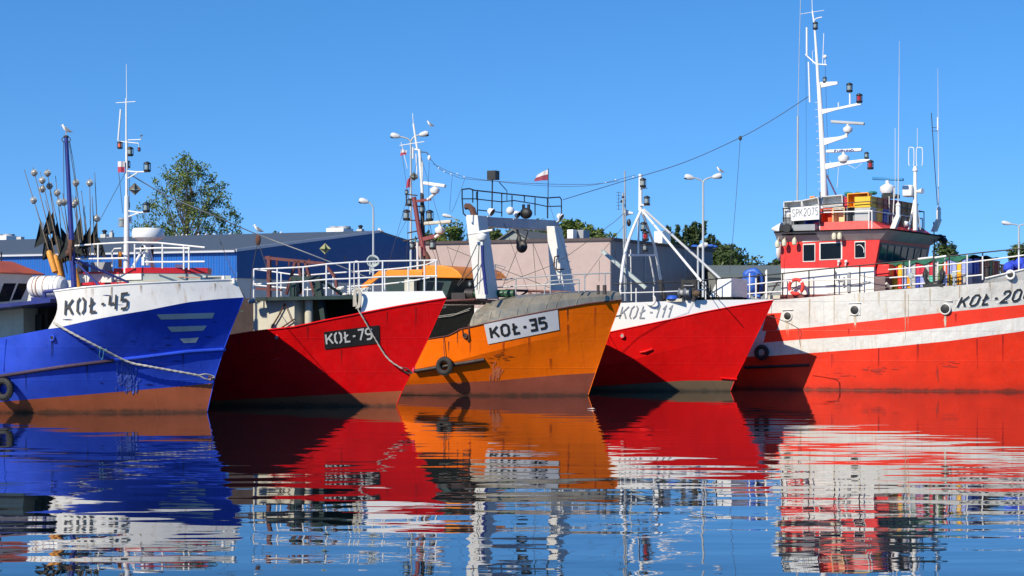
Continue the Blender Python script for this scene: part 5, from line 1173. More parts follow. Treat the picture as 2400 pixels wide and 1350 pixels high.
# bow line from this boat's stem down in front of the big boat
# ================================================================ KOŁ-200
redw = paint('red_topside', (.80, .045, .022), .36, .10, dirt=.35, bump=.35, seams=(2.2, 1.), spec=.3, scratch=.5, rust=.2, rustcol=(.28, .10, .08))
red_low = paint('red_orange_bottom', (.68, .028, .006), .5, .16, dirt=.5, bump=.35, seams=(2.2, 1.), spec=.3, scratch=1., grime=True)
whh = paint('white_hull', (.62, .61, .57), .42, .08, rust=1., dirt=.3, bump=.8, bscale=3.0, seams=(2.2, 1.), rustcol=(.46, .32, .17))
B = B6 = Boat('fishing_boat', 'large red and white fishing boat lettered KOŁ-200 with red wheelhouse and tall white mast', 2690, 0, 30, Y=64.8); B.root['group'] = 'moored fishing boats side by side'
B.L = 23.
def lv(pts, dx): return pts
B.level(None, 2., 10, z=-1.4, xs=-.6)
B.level([(2690, 917.5), (2400, 918), (1900, 915), (1700, 914)], 3.2, 10.8)
B.level([(2732, 728), (2400, 776), (2225, 799), (2079, 814), (1904, 827), (1805, 834), (1758, 836)], 3.25, 10.)
B.level([(2740, 695), (2400, 743), (2225, 767), (2050, 785), (1875, 796), (1790, 803), (1740, 805)], 3.28, 10.2)
B.level([(2747, 665), (2400, 714), (2225, 731), (2050, 751), (1904, 767), (1822, 774), (1740, 780)], 3.3, 10.)
B.level([(2758, 622), (2400, 656), (2301, 664), (2254, 668), (2079, 680), (2021, 686), (1904, 696), (1814, 703), (1740, 709)], 3.35, 9.4)
B.level([(2775, 560), (2400, 632), (2356, 642), (2309, 653), (2290, 665)], 3.35, 9.2)
xb6 = B.hpx(2303, 663, 0).x
mb = MB(); B.band(0, mb, 0); B.band(1, mb, 0, rows=8); B.band(2, mb, 2); B.band(3, mb, 1); B.band(4, mb, 2, rows=5); B.band(5, mb, 2, x_end=lambda f: xb6+.12*f); B.transom(mb, 0)
mb.build('hull', [red_low, redw, whh], B.root)
mb = MB(); B.deck(5, mb, 0, -.03); mb.build('deck', paint('deck_red', (.16, .035, .03), .7, .2, dirt=.5), B.root)
mb = MB(); mb.tube(B.edge(6, B.lv[6].xs, xb6+.1, -1, 0, .01, 60), .03, 8); mb.tube(B.edge(6, B.lv[6].xs, xb6+.1, 1, 0, .01, 60), .03, 8); mb.build('cap_rail', whh, B.root)
# left ends of the stripes
B.decal('stripe_end', [(1797, 735), (1831, 733), (1821, 773.5), (1786, 776)], redw, .014, 4, 4)
B.decal('stripe_end', [(1745, 779), (1796, 775), (1789, 804), (1740, 806)], whh, .014, 4, 4)
hull_text(B, 'KOŁ-200', [(2250, 695), (2418, 673), (2415, 703), (2243, 722)], .24, False, white_clean, gap=.32, off=.02, name='number_outline', shear=.18).location = (-.035, 0, -.015)
hull_text(B, 'KOŁ-200', [(2250, 695), (2418, 673), (2415, 703), (2243, 722)], .145, False, blk, gap=.32, off=.04, shear=.18)
for i, (x, y, r) in enumerate(((1846, 741, .125), (2003, 727, .14), (2215, 724, .15))):
    P = B.hpx(x, y, .02); mb = MB(); mb.torus(P, r+.02, .025, (0, 1, 0), 24, 8)
    if i == 1: mb.box(P.x-.19, P.x+.19, P.y, P.y+.03, P.z-.16, P.z+.20)
    mb.tube([P+Vector((-r*1.5, -.02, r*1.65)), P+Vector((r*1.6, -.02, r*1.75))], .018, 6)
    o = mb.build('porthole', white_rust, B.root); mb = MB(); mb.lathe([(r, -.012), (r*.6, .0), (.01, .004)], P+Vector((0, -.035, 0)), (0, -1, 0), 20); mb.build('glass', black, o)
P = B.hpx(2368, 644, .03); mb = MB(); mb.torus(P, .13, .035, (0, 1, 0), 22, 8); o = mb.build('fairlead', white, B.root); mb = MB(); mb.lathe([(.12, 0), (.02, .01)], P, (0, -1, 0), 16); mb.build('opening', black, o)
tyre(B, 'shaded tyre fender hanging between the red bow and the large hull', 1785, 826, 18, .05)
mb = MB(); mb.tube([B.hpx(1745, 861, .03), B.hpx(1896, 856, .03)], .05, 8); mb.build('rubbing_bar', paint('bar_black', (.02, .012, .012), .6, .2), B.root)
streaks(B, [(2013, 688, 722), (2004, 740, 775), (2120, 680, 800), (2128, 690, 780), (1955, 695, 760), (1896, 700, 770), (2216, 738, 765), (2370, 655, 700), (2250, 670, 715), (2060, 684, 720), (2180, 676, 720), (2320, 660, 690), (1846, 754, 800)], rs_l, 21); streaks(B, [(1950, 830, 880), (2060, 816, 870), (2150, 806, 850), (2290, 795, 870), (2350, 785, 850), (1990, 770, 790), (2240, 735, 760)], MATS['red_run'], 22)
smd = paint('smear_brown', (.42, .022, .008), .6, .3, bump=0); rst = paint('rust_run', (.58, .52, .40), .6, .3, bump=0)
scuffs(B, 20, 2010, 2085, 855, 876, smd, 11, True); scuffs(B, 7, 1920, 2010, 862, 890, smd, 12, True); scuffs(B, 9, 2190, 2250, 845, 862, smd, 13, True); scuffs(B, 6, 2192, 2200, 858, 895, smd, 14)
for x, y0, y1, n_ in ((2013, 690, 712, 10), (2003, 740, 760, 8), (2215, 738, 760, 6), (1846, 752, 775, 5)): scuffs(B, n_, x-1.5, x+1.5, y0, y1, rst, int(x))
# wheelhouse: plan in local coordinates from the seen corners
b = 2.65
TL = B.at(1830, 567, b); TR = B.at(2062, 553, b); BR = B.at(2050, 622, b); BL = B.at(1830, 629, b); LB = B.at(2048, 690, b)
redh = paint('wheelhouse_red', (.74, .028, .020), .42, .10, dirt=.3, bump=.12, scratch=.25)
dW = 2*b
mb = MB(); mb.hexa([(BL.x, -b, BL.z), (BR.x, -b, BL.z), (BR.x, b, BL.z), (BL.x, b, BL.z)], [(TL.x, -b, TL.z), (TR.x, -b, TL.z), (TR.x, b, TL.z), (TL.x, b, TL.z)]); whs = mb.build('wheelhouse', redh, B.root)
mb = MB(); mb.box(BL.x+.01, BR.x-.03, -b+.01, b-.01, LB.z-.3, BL.z); o = mb.build('lower_deckhouse', paint('deckhouse_white', (.74, .73, .68), .45, .07, rust=.5, dirt=.3, bump=.1, rustcol=(.4, .25, .12)), B.root)
mb = MB(); mb.box(BL.x-.02, BR.x+.02, -b-.03, b+.03, LB.z-.3, LB.z+.02); mb.build('plinth', paint('deck_red', (.16, .035, .03)), B.root)
for q in ([(1883, 574), (1909, 573), (1909, 611), (1883, 612)], [(1923, 571), (1971, 569), (1971, 606), (1923, 608)], [(2004, 568), (2027, 567), (2027, 603), (2004, 604)]):
    P = B.P(q, b+.02); mb = MB(); c = sum(P, Vector())/4; out = [c+(p-c)*1.13 for p in P]; mb.prism(out, (0, .03, 0)); fr = mb.build('window', white, whs, bevel=.012)
    mb = MB(); P2 = [p+Vector((0, -.012, 0)) for p in P]; mb.prism(P2, (0, .02, 0)); mb.build('pane', glass_dark, fr, bevel=.01)
mb = MB(); mb.tube(smooth([B.at(2008, 575, b+.045), B.at(2016, 574, b+.045), B.at(2024, 582, b+.045), B.at(2025, 592, b+.045)], 4), .014, 6); mb.build('window_wiper', white, whs)
mb = MB(); mb.prism(B.P([(1896, 561), (2061, 549), (2061, 555), (1880, 568), (1880, 564)], b+.02), (0, .015, 0)); mb.build('wall_band', white, whs)
# forward windows on the raked front
fx = lambda z: mix(BR.x, TR.x, (z-BL.z)/(TL.z-BL.z))
nwin = 7; frame_m = paint('window_frame_grey', (.16, .12, .11), .5, .2); glass_f = paint('front_glass', (.012, .07, .07), .05, .3, bump=.1, bscale=.9, spec=.9)
zt = TL.z-.10; zb = BL.z+.18
mb = MB()
mb.add([(fx(zb)+.01, -b+.12, zb), (fx(zb)+.01, b-.12, zb), (fx(zt)+.01, b-.12, zt), (fx(zt)+.01, -b+.12, zt)], [(0, 1, 2, 3)]); mb.build('window_band', frame_m, whs, recalc=False)
for i in range(nwin):
    y0 = -b+.2+(2*b-.4)*i/nwin; y1 = y0+(2*b-.4)/nwin-.17
    mb = MB(); za, zc = zb+.06, zt-.06; mb.hexa([(fx(za)+.012, y0, za), (fx(za)+.035, y0, za), (fx(za)+.035, y1, za), (fx(za)+.012, y1, za)], [(fx(zc)+.012, y0, zc), (fx(zc)+.035, y0, zc), (fx(zc)+.035, y1, zc), (fx(zc)+.012, y1, zc)]); mb.build('front_window', glass_f, whs)
# roof overhang with grey soffit
RZ = TL.z; ov = .42
fas = paint('roof_fascia_grey', (.50, .46, .43), .6, .2, dirt=.5, rust=.4)
z1 = B.at(1950, 542, b+.35).z; xf1 = TR.x+ov; xr = TL.x-.1
mb = MB(); mb.hexa([(xr, -b-.02, RZ), (TR.x+.02, -b-.02, RZ), (TR.x+.02, b+.02, RZ), (xr, b+.02, RZ)], [(xr, -b-.35, z1), (xf1, -b-.35, z1), (xf1, b+.35, z1), (xr, b+.35, z1)]); mb.build('roof_soffit', fas, B.root)
mb = MB(); mb.box(xr, xf1+.04, -b-.38, b+.38, z1, z1+.05); mb.build('roof_edge', darkin, B.root)
mb = MB(); mb.prism([(B.at(1905, 1, b).x, -b-.03, RZ-.0), (TR.x, -b-.03, RZ), (TR.x, -b-.03, RZ+.03), (B.at(1880, 1, b).x, -b-.30, RZ+.10), (B.at(1870, 1, b).x, -b-.30, RZ+.08)], (0, .02, 0)) if False else None
# parapet on the roof (raked)
px0 = B.at(1905, 520, b).x; pz = z1+.05; ph = B.at(1980, 519, b).z-pz; px1 = TR.x+.12
mb = MB(); mb.hexa([(px0-.0, -b, pz), (px1+.0, -b, pz), (px1+.0, b, pz), (px0, b, pz)], [(px0+.05, -b+.05, pz+ph), (px1-.42, -b+.05, pz+ph), (px1-.42, b-.05, pz+ph), (px0+.05, b-.05, pz+ph)]); mb.build('roof_parapet', redh, B.root)
ptop = pz+ph
# roof rail
def loc_rail(name, pts, posts, r, mat):
    mb = MB(); [mb.tube(p, r, 7) for p in pts]; o = mb.build(name, mat, B.root); [MB().tube(p, r, 7).build('stanchion', mat, o) for p in posts]; return o
zr = B.at(2051, 494, b).z; za = B.at(1925, 478, b).z; x_a = B.at(1835, 487, b).x
rp = [(B.at(1850, 510, b).x, -b+.02, zr), (px1-.4, -b+.02, zr), (px1-.4, b-.02, zr), (B.at(1850, 510, b).x, b-.02, zr)]
loc_rail('roof_railing', [rp], [[(x, y, pz), (x, y, zr)] for x, y in ((B.at(1921, 500, b).x, -b+.02), (B.at(2036, 500, b).x, -b+.02), (px1-.4, -b+.02), (px1-.4, -b+1.6), (px1-.4, .8), (px1-.4, b-.02))], .022, white)
z2 = B.at(1950, 479, b).z
loc_rail('upper_railing', [[B.at(1834, 489, b), B.at(1920, 481, b), B.at(1980, 476, b), B.at(2038, 472, b), (px1-.35, -b, z2+.03), (px1-.35, b, z2-.02), (px1-1., b, z2)]], [[B.at(1922, 450, b), B.at(1922, 525, b)], [B.at(1836, 487, b), B.at(1837, 520, b)], [(px1-.35, b, z2), (px1-.35, b, pz)]], .018, black)
# port side aft extension of the roof with dark box, lamp
mb = MB(); B.bx(mb, 1856, 526, 1910, 545, b+.3, .5); mb.build('roof_locker', greyp, B.root); mb = MB(); B.bx(mb, 1829, 527, 1856, 546, b+.25, .5); mb.build('roof_locker', black, B.root)
mb = MB(); B.bx(mb, 1832, 545, 1912, 551, b+.3, 2.0); mb.build('roof_edge', darkin, B.root)
P = B.at(1832, 537, b+.1); mb = MB(); mb.lathe([(.03, .36), (.10, .25), (.21, .05), (.23, 0)], P, (-1, 0, .05), 16); mb.build('loudspeaker_horn', white_clean, B.root)
P = B.at(1845, 535, b+.45); mb = MB(); mb.lathe([(.14, -.08), (.16, 0), (.14, .06)], P, (0, -1, 0), 14); mb.build('searchlight', black, B.root)
P = B.at(1828, 590, b-.6); mb = MB(); mb.ball(P, .24, 16, (.45, 1, 1.25)); mb.build('satellite_dome', white_clean, B.root)
lamp_y = paint('lamp_cream', (.62, .58, .42), .4, .1, bump=0)
for x, y in ((1862, 566), (1838, 569), (1822, 572), (1955, 554), (1968, 553)):
    P = B.at(x, y, b+.28); mb = MB(); mb.lathe([(.03, .13), (.07, .08), (.09, 0), (.075, -.10), (.04, -.13)], P, n=10); mb.tube([P+Vector((0, 0, .1)), P+Vector((.0, .12, .2)), P+Vector((0, .3, .2))], .02, 6); mb.build('work_lamp', lamp_y, B.root)
P = B.at(1966, 615, b+.08)
for x in (1966, 1983): P = B.at(x, 613, b+.08); mb = MB(); mb.ball(P, .06, 10); mb.tube([P, P+Vector((-.03, .0, -.14))], .025, 6); mb.build('wall_lamp', white, B.root)
mb = MB()
for q in ([(1985, 640), (1992, 638), (1992, 684), (1985, 685)], [(1975, 650), (1979, 649), (1979, 672), (1975, 673)]): mb.prism(B.P(q, b+.05), (0, .06, 0))
for a_, c_ in (((1935, 670), (1960, 668)), ((1962, 658), (1976, 656)), ((1992, 668), (2040, 660)), ((1958, 635), (1958, 655))): mb.tube([B.at(*a_, b+.05), B.at(*c_, b+.05)], .018, 6)
mb.build('wall_fittings', greyp, B.root)
# exposed lower front with red locker
mb = MB(); P0 = B.at(2052, 620, b-.2); P1 = B.at(2052, 648, b-.2); mb.box(BR.x-.0, BR.x+.45, -b+.15, -b+.8, P1.z, P0.z); mb.build('fire_locker', redh, B.root, bevel=.03)
mb = MB(); mb.box(BR.x-.03, BR.x+.35, -b+.05, b-.1, LB.z-.3, P1.z); mb.build('casing_step', paint('casing_shade_brown', (.15, .10, .10), .7, .2, dirt=.4), B.root)  # grey-brown imitates shade on the front of the white deckhouse
# main mast
b0 = .4
mb = MB(); mb.tube([B.at(1932, 500, b0), B.at(1930, 400, b0), B.at(1924, 280, b0), B.at(1919, 195, b0)], [.125, .11, .09, .075], 14); mb.tube([B.at(1918, 200, b0), B.at(1914, 130, b0), B.at(1909, 60, b0), B.at(1904, 25, b0)], [.06, .05, .035, .028], 10); mb.tube([B.at(1904, 28, b0), B.at(1902, -40, b0)], [.014, .008], 6)
mb.tube([B.at(1932, 400, b0), B.at(1944, 500, b0-.6)], .05, 8); mb.tube([B.at(1935, 405, b0), B.at(1966, 470, b0-1.)], .03, 8); mm_ = mb.build('main_mast', white_clean, B.root)
mb = MB()
for i in range(14): mb.tube([B.at(1919-(i*0)+mix(0, -4, 0)+mix(-4, 4, i/13), mix(240, 460, i/13), b0+.1), B.at(1912+mix(-2, 6, i/13), mix(240, 460, i/13), b0+.15)], .012, 5)
mb.build('climbing_step', white, mm_)
def arm(pts, b_=b0, d=.08, nm='mast_arm'):
    mb = MB(); mb.prism([B.at(*p, b_+d/2) for p in pts], (0, d, 0)); return mb.build(nm, white_clean, mm_)
arm([(1925, 256), (1960, 252), (2016, 240), (2018, 245), (1962, 257), (1927, 267)]); arm([(1922, 192), (1962, 191), (1963, 197), (1925, 205)]); arm([(1928, 324), (1965, 320), (1984, 315), (1986, 321), (1968, 327), (1929, 341)]); arm([(1931, 384), (1975, 378), (2030, 372), (2040, 374), (2030, 378), (1978, 386), (1932, 397)])
tubes(B, 'mast_fitting', white_clean, [([(1992, 245), (1992, 218)], b0, .03), ([(1965, 250), (1965, 240)], b0, .02), ([(1888, 128), (1912, 150), (1938, 152)], b0, .025), ([(1891, 64), (1891, 130)], b0, .035), ([(1895, 145), (1898, 240)], b0, .03), ([(1931, 78), (1928, 150)], b0, .014), ([(1934, 140), (1934, 153)], b0, .02), ([(1876, 33), (1932, 24)], b0, .010), ([(1908, 48), (1914, 43), (1927, 40)], b0, .022)], .02, mm_)
mb = MB(); mb.ball(B.at(1934, 133, b0), .07, 10); mb.build('gps_antenna', white_clean, mm_)
for x, y, h, l in ((1991, 205, 22, None), (2014, 230, 22, lens_r), (1933, 187, 14, None), (1911, 60, 18, None), (2031, 364, 16, None), (2040, 386, 22, lens_r)): nav_light(B, x, y, b0, h, l)
radar_bar(B, 1948, 285, 2026, 290, b0, .10, 1987, 303, .17, paint('radar_grey', (.42, .43, .42), .5, .1, bump=0), post=(1982, 318))
rb = radar_bar(B, 1937, 355, 2020, 351, b0, .11, 1977, 371, .20, white_clean)
a_ = [B.at(1956, 350.5, b0+.13), B.at(2000, 348.6, b0+.13), B.at(2000, 354.2, b0+.13), B.at(1956, 356.2, b0+.13)]
a_ = [B.at(1956, 351.2, b0+.08), B.at(2000, 349.4, b0+.08), B.at(2000, 354.6, b0+.08), B.at(1956, 356.6, b0+.08)]
lettering('FURUNO', lambda u, v, n: (a_[3].lerp(a_[2], u)).lerp(a_[0].lerp(a_[1], u), v)+Vector((0, -.001*n, 0)), .22, False, .28, 'radar_lettering', paint('letter_blue', (.05, .07, .25), .5, .1, bump=0), rb)
tubes(B, 'signal_halyard', rope_d, [([(1934, 150), (1942, 420)], b0, .006), ([(1889, 130), (1890, 470)], b0, .005)], .006, mm_)
tubes(B, 'cable', white, [([(1945, 378), (1955, 395), (1966, 385), (1962, 440)], b0, .009), ([(1985, 385), (2005, 395), (2025, 378)], b0, .007), ([(1905, 150), (1904, 120), (1908, 118)], b0, .008)], .008, mm_)
# whips
tubes(B, 'whip_antenna', galv, [([(1869, 475), (1870, 272)], .6, .035)], .03); tubes(B, 'whip_antenna', galv, [([(1870, 272), (1873, 130), (1877, -30)], .6, .012)], .012)
def whip(base, top, wpx, bb):
    P = B.at(*base, bb); s = B.w(P).y/F
    mb = MB(); mb.lathe([(.10, 0), (.10, .05), (.075, .06), (.085, .28), (.07, .36), (.09, .38), (.07, .43), (.03, .48)], P, n=14); o = mb.build('whip_antenna', white_clean, B.root)
    mb = MB(); q = P+Vector((0, 0, .45)); t = B.at(*top, bb); mb.tube([q, q.lerp(t, .5), t], [.02, .012, .005], 6); mb.build('rod', paint('rod_pale', (.60, .58, .54), .5, .1, bump=0), o)
    mb = MB(); mb.hexa([P+Vector(v) for v in ((-.26, -.1, -.40), (-.08, -.1, -.40), (-.08, .1, -.40), (-.26, .1, -.40))], [P+Vector(v) for v in ((-.09, -.1, 0), (.08, -.1, 0), (.08, .1, 0), (-.09, .1, 0))]); mb.build('mount', white, o)
whip((2105, 508), (2108, 96), 0, 1.6); whip((2200, 516), (2198, 160), 0, -2.2)
tubes(B, 'whip_antenna', black, [([(2197, 480), (2190, 380), (2183, 265)], -2.2, .014), ([(2184, 299), (2198, 299)], -2.2, .010), ([(2184, 307), (2198, 307)], -2.2, .01), ([(2188, 520), (2192, 620)], -2.3, .02)], .012)
tubes(B, 'whip_antenna', white, [([(2098, 460), (2098, 300)], 1.2, .007), ([(2198, 305), (2198, 275)], -2.2, .03)], .007)
bm_ = -.4
mb = MB(); mb.tube([B.at(2145, 540, bm_), B.at(2145, 455, bm_), B.at(2145, 402, bm_)], [.085, .07, .06], 10); mb.tube([B.at(2130, 538, bm_+.2), B.at(2143, 470, bm_)], .035, 7); mb.tube([B.at(2157, 538, bm_-.2), B.at(2147, 470, bm_)], .035, 7); mb.lathe([(.03, -.06), (.1, 0), (.07, .1), (.05, .16)], B.at(2145, 400, bm_), n=12); am = mb.build('antenna_mast', white_clean, B.root)
mb = MB()
for x0, x1 in ((2130, 2142), (2148, 2162)): mb.tube(smooth([B.at(*p, bm_) for p in ((x0+2, 388), (x0, 383), (x0, 351), (x0+3, 346), (x1-3, 346), (x1, 351), (x1, 383), (x1-2, 388))], 3), .016, 6)
mb.build('loop_antenna', white, am); tubes(B, 'spike', white, [([(2150, 346), (2150, 300)], bm_, .008)], .008, am)
mb = MB(); mb.box(*(lambda p: (p.x-.18, p.x+.18, p.y-.25, p.y+.25, p.z-.2, p.z+.2))(B.at(2131, 448, bm_))); mb.build('sounder_box', white_clean, am, bevel=.05); mb = MB(); mb.lathe([(.05, 0), (.09, .18), (.1, .22)], B.at(2150, 449, bm_), (1, -.3, .05), 12); mb.build('floodlight', white_clean, am)
radar_bar(B, 2045, 418, 2118, 421, .2, .10, 2080, 443, .27, paint('radar_blue', (.03, .20, .42), .4, .1, bump=0), post=(2080, 475))
mb = MB(); B.bx(mb, 2066, 455, 2098, 464, .4, .5); mb.build('radar_base', black, B.root)
tubes(B, 'ladder_hoop', white, [([(2092, 530), (2095, 470), (2096, 440)], .9, .02)], .02); tubes(B, 'signal_lamp_post', white, [([(2084, 505), (2084, 460)], .9, .014)], .014)
mb = MB(); mb.lathe([(.05, 0), (.10, .12), (.11, .2)], B.at(2133, 525, -.2), (-1, -.5, 0), 12); mb.build('floodlight', white_clean, B.root)
P = B.at(2204, 562, -2.6)
for x, y in ((2213, 563), (2203, 556)): P = B.at(x, y, -2.7); mb = MB(); mb.lathe([(.06, .1), (.12, 0), (.08, -.14)], P, n=12); mb.build('work_lamp', black, B.root)
# sign SPK2075
q = B.P([(1853, 487), (1920, 481), (1920, 514), (1855, 518)], b+.28); mb = MB(); mb.prism(q, (0, .03, 0)); sg = mb.build('name_board', paint('sign_white', (.74, .74, .72), .5, .05, bump=0), B.root)
q = B.P([(1857, 490), (1917, 485), (1917, 504), (1857, 509)], b+.292); lettering('SPK2075', lambda u, v, n: (q[3].lerp(q[2], u)).lerp(q[0].lerp(q[1], u), v)+Vector((0, -.0015*(n % 3)-.003, 0)), .11, False, .28, 'call_sign', thin, sg)

# ---------------------------------------------------------------- fish crates
CR = {}
def crate_col(name, rgb): return name, paint('crate_'+name, rgb, .5, .12, bump=.1, dirt=.3)
cols = dict([crate_col('white', (.62, .61, .58)), crate_col('grey', (.20, .21, .21)), crate_col('blue', (.03, .06, .42)), crate_col('orange_red', (.80, .09, .015)), crate_col('cream', (.72, .55, .28)), crate_col('orange', (.85, .34, .01)), crate_col('yellow', (.82, .48, .02)), crate_col('shaded_red', (.30, .012, .02)), crate_col('crimson', (.55, .02, .05)), crate_col('lilac_blue', (.32, .38, .70)), crate_col('teal', (.10, .50, .38)), crate_col('light_grey', (.42, .43, .42)), crate_col('green', (.10, .22, .05)), crate_col('shaded_orange', (.45, .15, .012)), crate_col('red', (.62, .03, .015))])  # deep red and brownish orange have the bow-side shade mixed into their colour
def crate(wx, dy, hz, col, label, P, rot=(0, 0, 0), open_='-y', grp='fish crates on the roof', B=B):
    """box wx * dy * hz with one open side: -y faces starboard, z faces up"""
    t = .022; mb = MB(); hx = wx/2
    if open_ == '-y':
        mb.box(-hx, hx, dy-t, dy, 0, hz); mb.box(-hx, -hx+t, 0, dy-t-.001, 0, hz); mb.box(hx-t, hx, 0, dy-t-.001, 0, hz); mb.box(-hx+t+.001, hx-t-.001, 0, dy-t-.001, 0, t); mb.box(-hx+t+.001, hx-t-.001, 0, dy-t-.001, hz-t, hz)
        rim = MB(); r = .018
        for a_, c_ in (((-hx, hz), (hx, hz)), ((-hx, 0), (hx, 0)), ((-hx, 0), (-hx, hz)), ((hx, 0), (hx, hz))): rim.bar((a_[0], -.012, a_[1]), (c_[0], -.012, c_[1]), .03, .03)
    else:
        mb.box(-hx, hx, 0, dy, 0, t); mb.box(-hx, -hx+t, 0, dy, t, hz); mb.box(hx-t, hx, 0, dy, t, hz); mb.box(-hx+t, hx-t, 0, t, t, hz); mb.box(-hx+t, hx-t, dy-t, dy, t, hz)
        rim = MB()
        for k in (.28, .72): rim.box(-hx*.86, hx*.86, -.012, -.001, hz*k-.012, hz*k+.012)
        rim.box(-hx*.8, -hx*.62, -.014, -.001, hz*.05, hz*.95); rim.box(hx*.62, hx*.8, -.014, -.001, hz*.05, hz*.95)
        rim.bar((-hx, -.01, hz), (hx, -.01, hz), .03, .03)
    e = empty('fish_crate', B.w(P), 0, label, 'fish crate', grp); e.rotation_euler = (rot[0], rot[1], -B.th+rot[2])
    mb.build('shell', cols[col], e, bevel=.006); rim.build('rim', cols[col], e); return e
def crate_px(x0, y0, x1, y1, col, label, dy=.35, bb=None, tilt=0., open_='-y', grp='fish crates on the wheelhouse roof'):
    bb = (b-.15) if bb is None else bb; a_ = B.at(x0, y0, bb); c_ = B.at(x1, y1, bb); w_ = c_.x-a_.x; h_ = B.at((x0+x1)/2, y0, bb).z-B.at((x0+x1)/2, y1, bb).z
    return crate(w_, dy, h_, col, label, Vector(((a_.x+c_.x)/2, -bb, B.at((x0+x1)/2, y1, bb).z)), (0, tilt, 0), open_, grp)
crate_px(1838, 472, 1879, 487, 'white', 'white crate lying open at the upper left corner of the roof stack', tilt=-.03); crate_px(1882, 466, 1920, 483, 'white', 'tilted white crate between the corner crate and the mast foot', tilt=-.16)
crate_px(1928, 459, 1975, 481, 'white', 'largest white crate lying open right of the mast foot', tilt=-.05); crate_px(1928, 481, 1976, 492, 'white', 'white crate directly above the orange red and cream crates', open_='z')
crate_px(1837, 487, 1853, 509, 'white', 'narrow white crate left of the call sign board', open_='z'); crate_px(1834, 510, 1857, 527, 'grey', 'plain grey crate under the left end of the call sign board', open_='z')
crate_px(1860, 515, 1886, 528, 'grey', 'dark open crate below the call sign board'); crate_px(1889, 513, 1917, 528, 'blue', 'blue open crate below the call sign board')
crate_px(1925, 489, 1951, 530, 'orange_red', 'orange red crate standing on end right of the call sign'); crate_px(1953, 487, 1979, 526, 'cream', 'cream crate standing on end beside the orange red one')
crate_px(1986, 485, 2012, 520, 'grey', 'grey crate on end right of the cream crate'); crate_px(2015, 484, 2037, 518, 'grey', 'grey crate on end nearest the front corner of the roof')
crate_px(1988, 453, 2036, 484, 'orange', 'orange crate lying open on top of the grey crates', tilt=-.03); crate_px(1979, 463, 1988, 488, 'crimson', 'narrow red crate wedged left of the open orange crate', open_='z')
crate_px(1898, 461, 1910, 480, 'orange', 'orange crate corner peeping behind the tilted white crate', bb=b-.7, open_='z')
fx_roof = px1-.5
rowt = ['yellow', 'shaded_orange', 'shaded_red', 'shaded_red', 'crimson', 'shaded_orange', 'shaded_orange', 'orange']; rowb = ['light_grey', 'yellow', 'blue', 'shaded_red', 'shaded_red', 'shaded_orange', 'shaded_orange', 'yellow']
zt_ = B.at(2045, 458, b).z; zm_ = B.at(2045, 485, b).z
for r_, (row, z0, z1_) in enumerate(((rowt, zm_, zt_-.02), (rowb, ptop+.01, zm_-.01))):
    for i, cn in enumerate(row):
        y0 = -b+.12+i*(2*b-.3)/8; w_ = (2*b-.3)/8-.02
        ee = crate(w_, .55, z1_-z0, cn, f"{cn.replace('_', ' ')} crate facing the bow, {ORD[i]} from the near roof corner in the {'upper' if r_ == 0 else 'lower'} row", Vector((fx_roof+.0, y0+w_/2, z0)), (0, 0, math.pi/2), 'z', 'bow facing fish crates on the wheelhouse roof')
e = empty('green_net', B.w(B.at(2005, 455, 1.2)), -B.th, 'teal net bundle poking up behind the open orange crate', 'net'); mb = MB()
for i in range(14): mb.ball((random.uniform(-.4, .7), random.uniform(-.2, .2), random.uniform(-.12, .04)), .1, 8, (1.3, 1, .7))
mb.build('netting', paint('teal_net', (.03, .20, .17), .9, .3, bump=1., bscale=14), e)
# crate wall on the foredeck
top = ['teal', 'crimson', 'yellow', 'light_grey', 'lilac_blue', 'light_grey', 'crimson', 'crimson', 'light_grey', 'crimson', 'light_grey', 'green', 'orange_red', 'lilac_blue', 'lilac_blue', 'yellow', 'lilac_blue']
bot = ['yellow', 'yellow', 'red', 'lilac_blue', 'orange', 'light_grey', 'blue', 'lilac_blue', 'light_grey', 'teal', 'light_grey', 'green', 'lilac_blue', 'yellow', 'light_grey', 'orange', 'light_grey']
bb = 1.9; n = len(top); XA = B.at(2083, 640, bb).x; XB = B.at(2264, 640, bb).x
def yt(i): return mix(621, 604, i/(n-1))
def ym(i): return mix(652, 641, i/(n-1))
def yb(i): return mix(678, 668, i/(n-1))
for i in range(n):
    x = mix(XA, XB, (i+.5)/n); w_ = (XB-XA)/n-.012; pxc = mix(2083, 2264, (i+.5)/n)
    for r_, (cn, ya, yb_) in enumerate(((top[i], yt(i), ym(i)), (bot[i], ym(i), yb(i)))):
        za_ = B.at(pxc, ya, bb).z; zb_ = B.at(pxc, yb_, bb).z
        crate(w_, .72, za_-zb_-.012, cn, f"{cn.replace('_', ' ')} crate on end, {ORD[i]} from the wheelhouse in the {'upper' if r_ == 0 else 'lower'} deck row", Vector((x, -bb+random.uniform(-.02, .02), zb_)), (0, 0, 0), 'z', 'fish crates stacked on end on the foredeck')
side = ['blue', 'blue', 'shaded_red', 'shaded_red', 'shaded_orange', 'shaded_orange', 'green', 'shaded_orange', 'shaded_red', 'shaded_orange']
zt_ = B.at(2264, 604, bb).z; zm_ = B.at(2264, 641, bb).z; w_ = (2*bb-.8)/len(side)
for i, cn in enumerate(side): crate(w_-.012, .7, zt_-zm_-.01, cn, f"stacked {cn.replace('_', ' ')} crate facing the bow, {ORD[i]} from the near end of the deck stack", Vector((XB+.03, -bb+.78+w_*(i+.5), zm_)), (0, 0, math.pi/2), 'z', 'bow facing fish crates on the foredeck')
mb = MB(); mb.box(XA+.2, XB, -bb+.8, bb, zm_-.7, zm_-.012); o = mb.build('hatch_house', paint('hatch_grey', (.22, .22, .26), .7, .15), B.root)
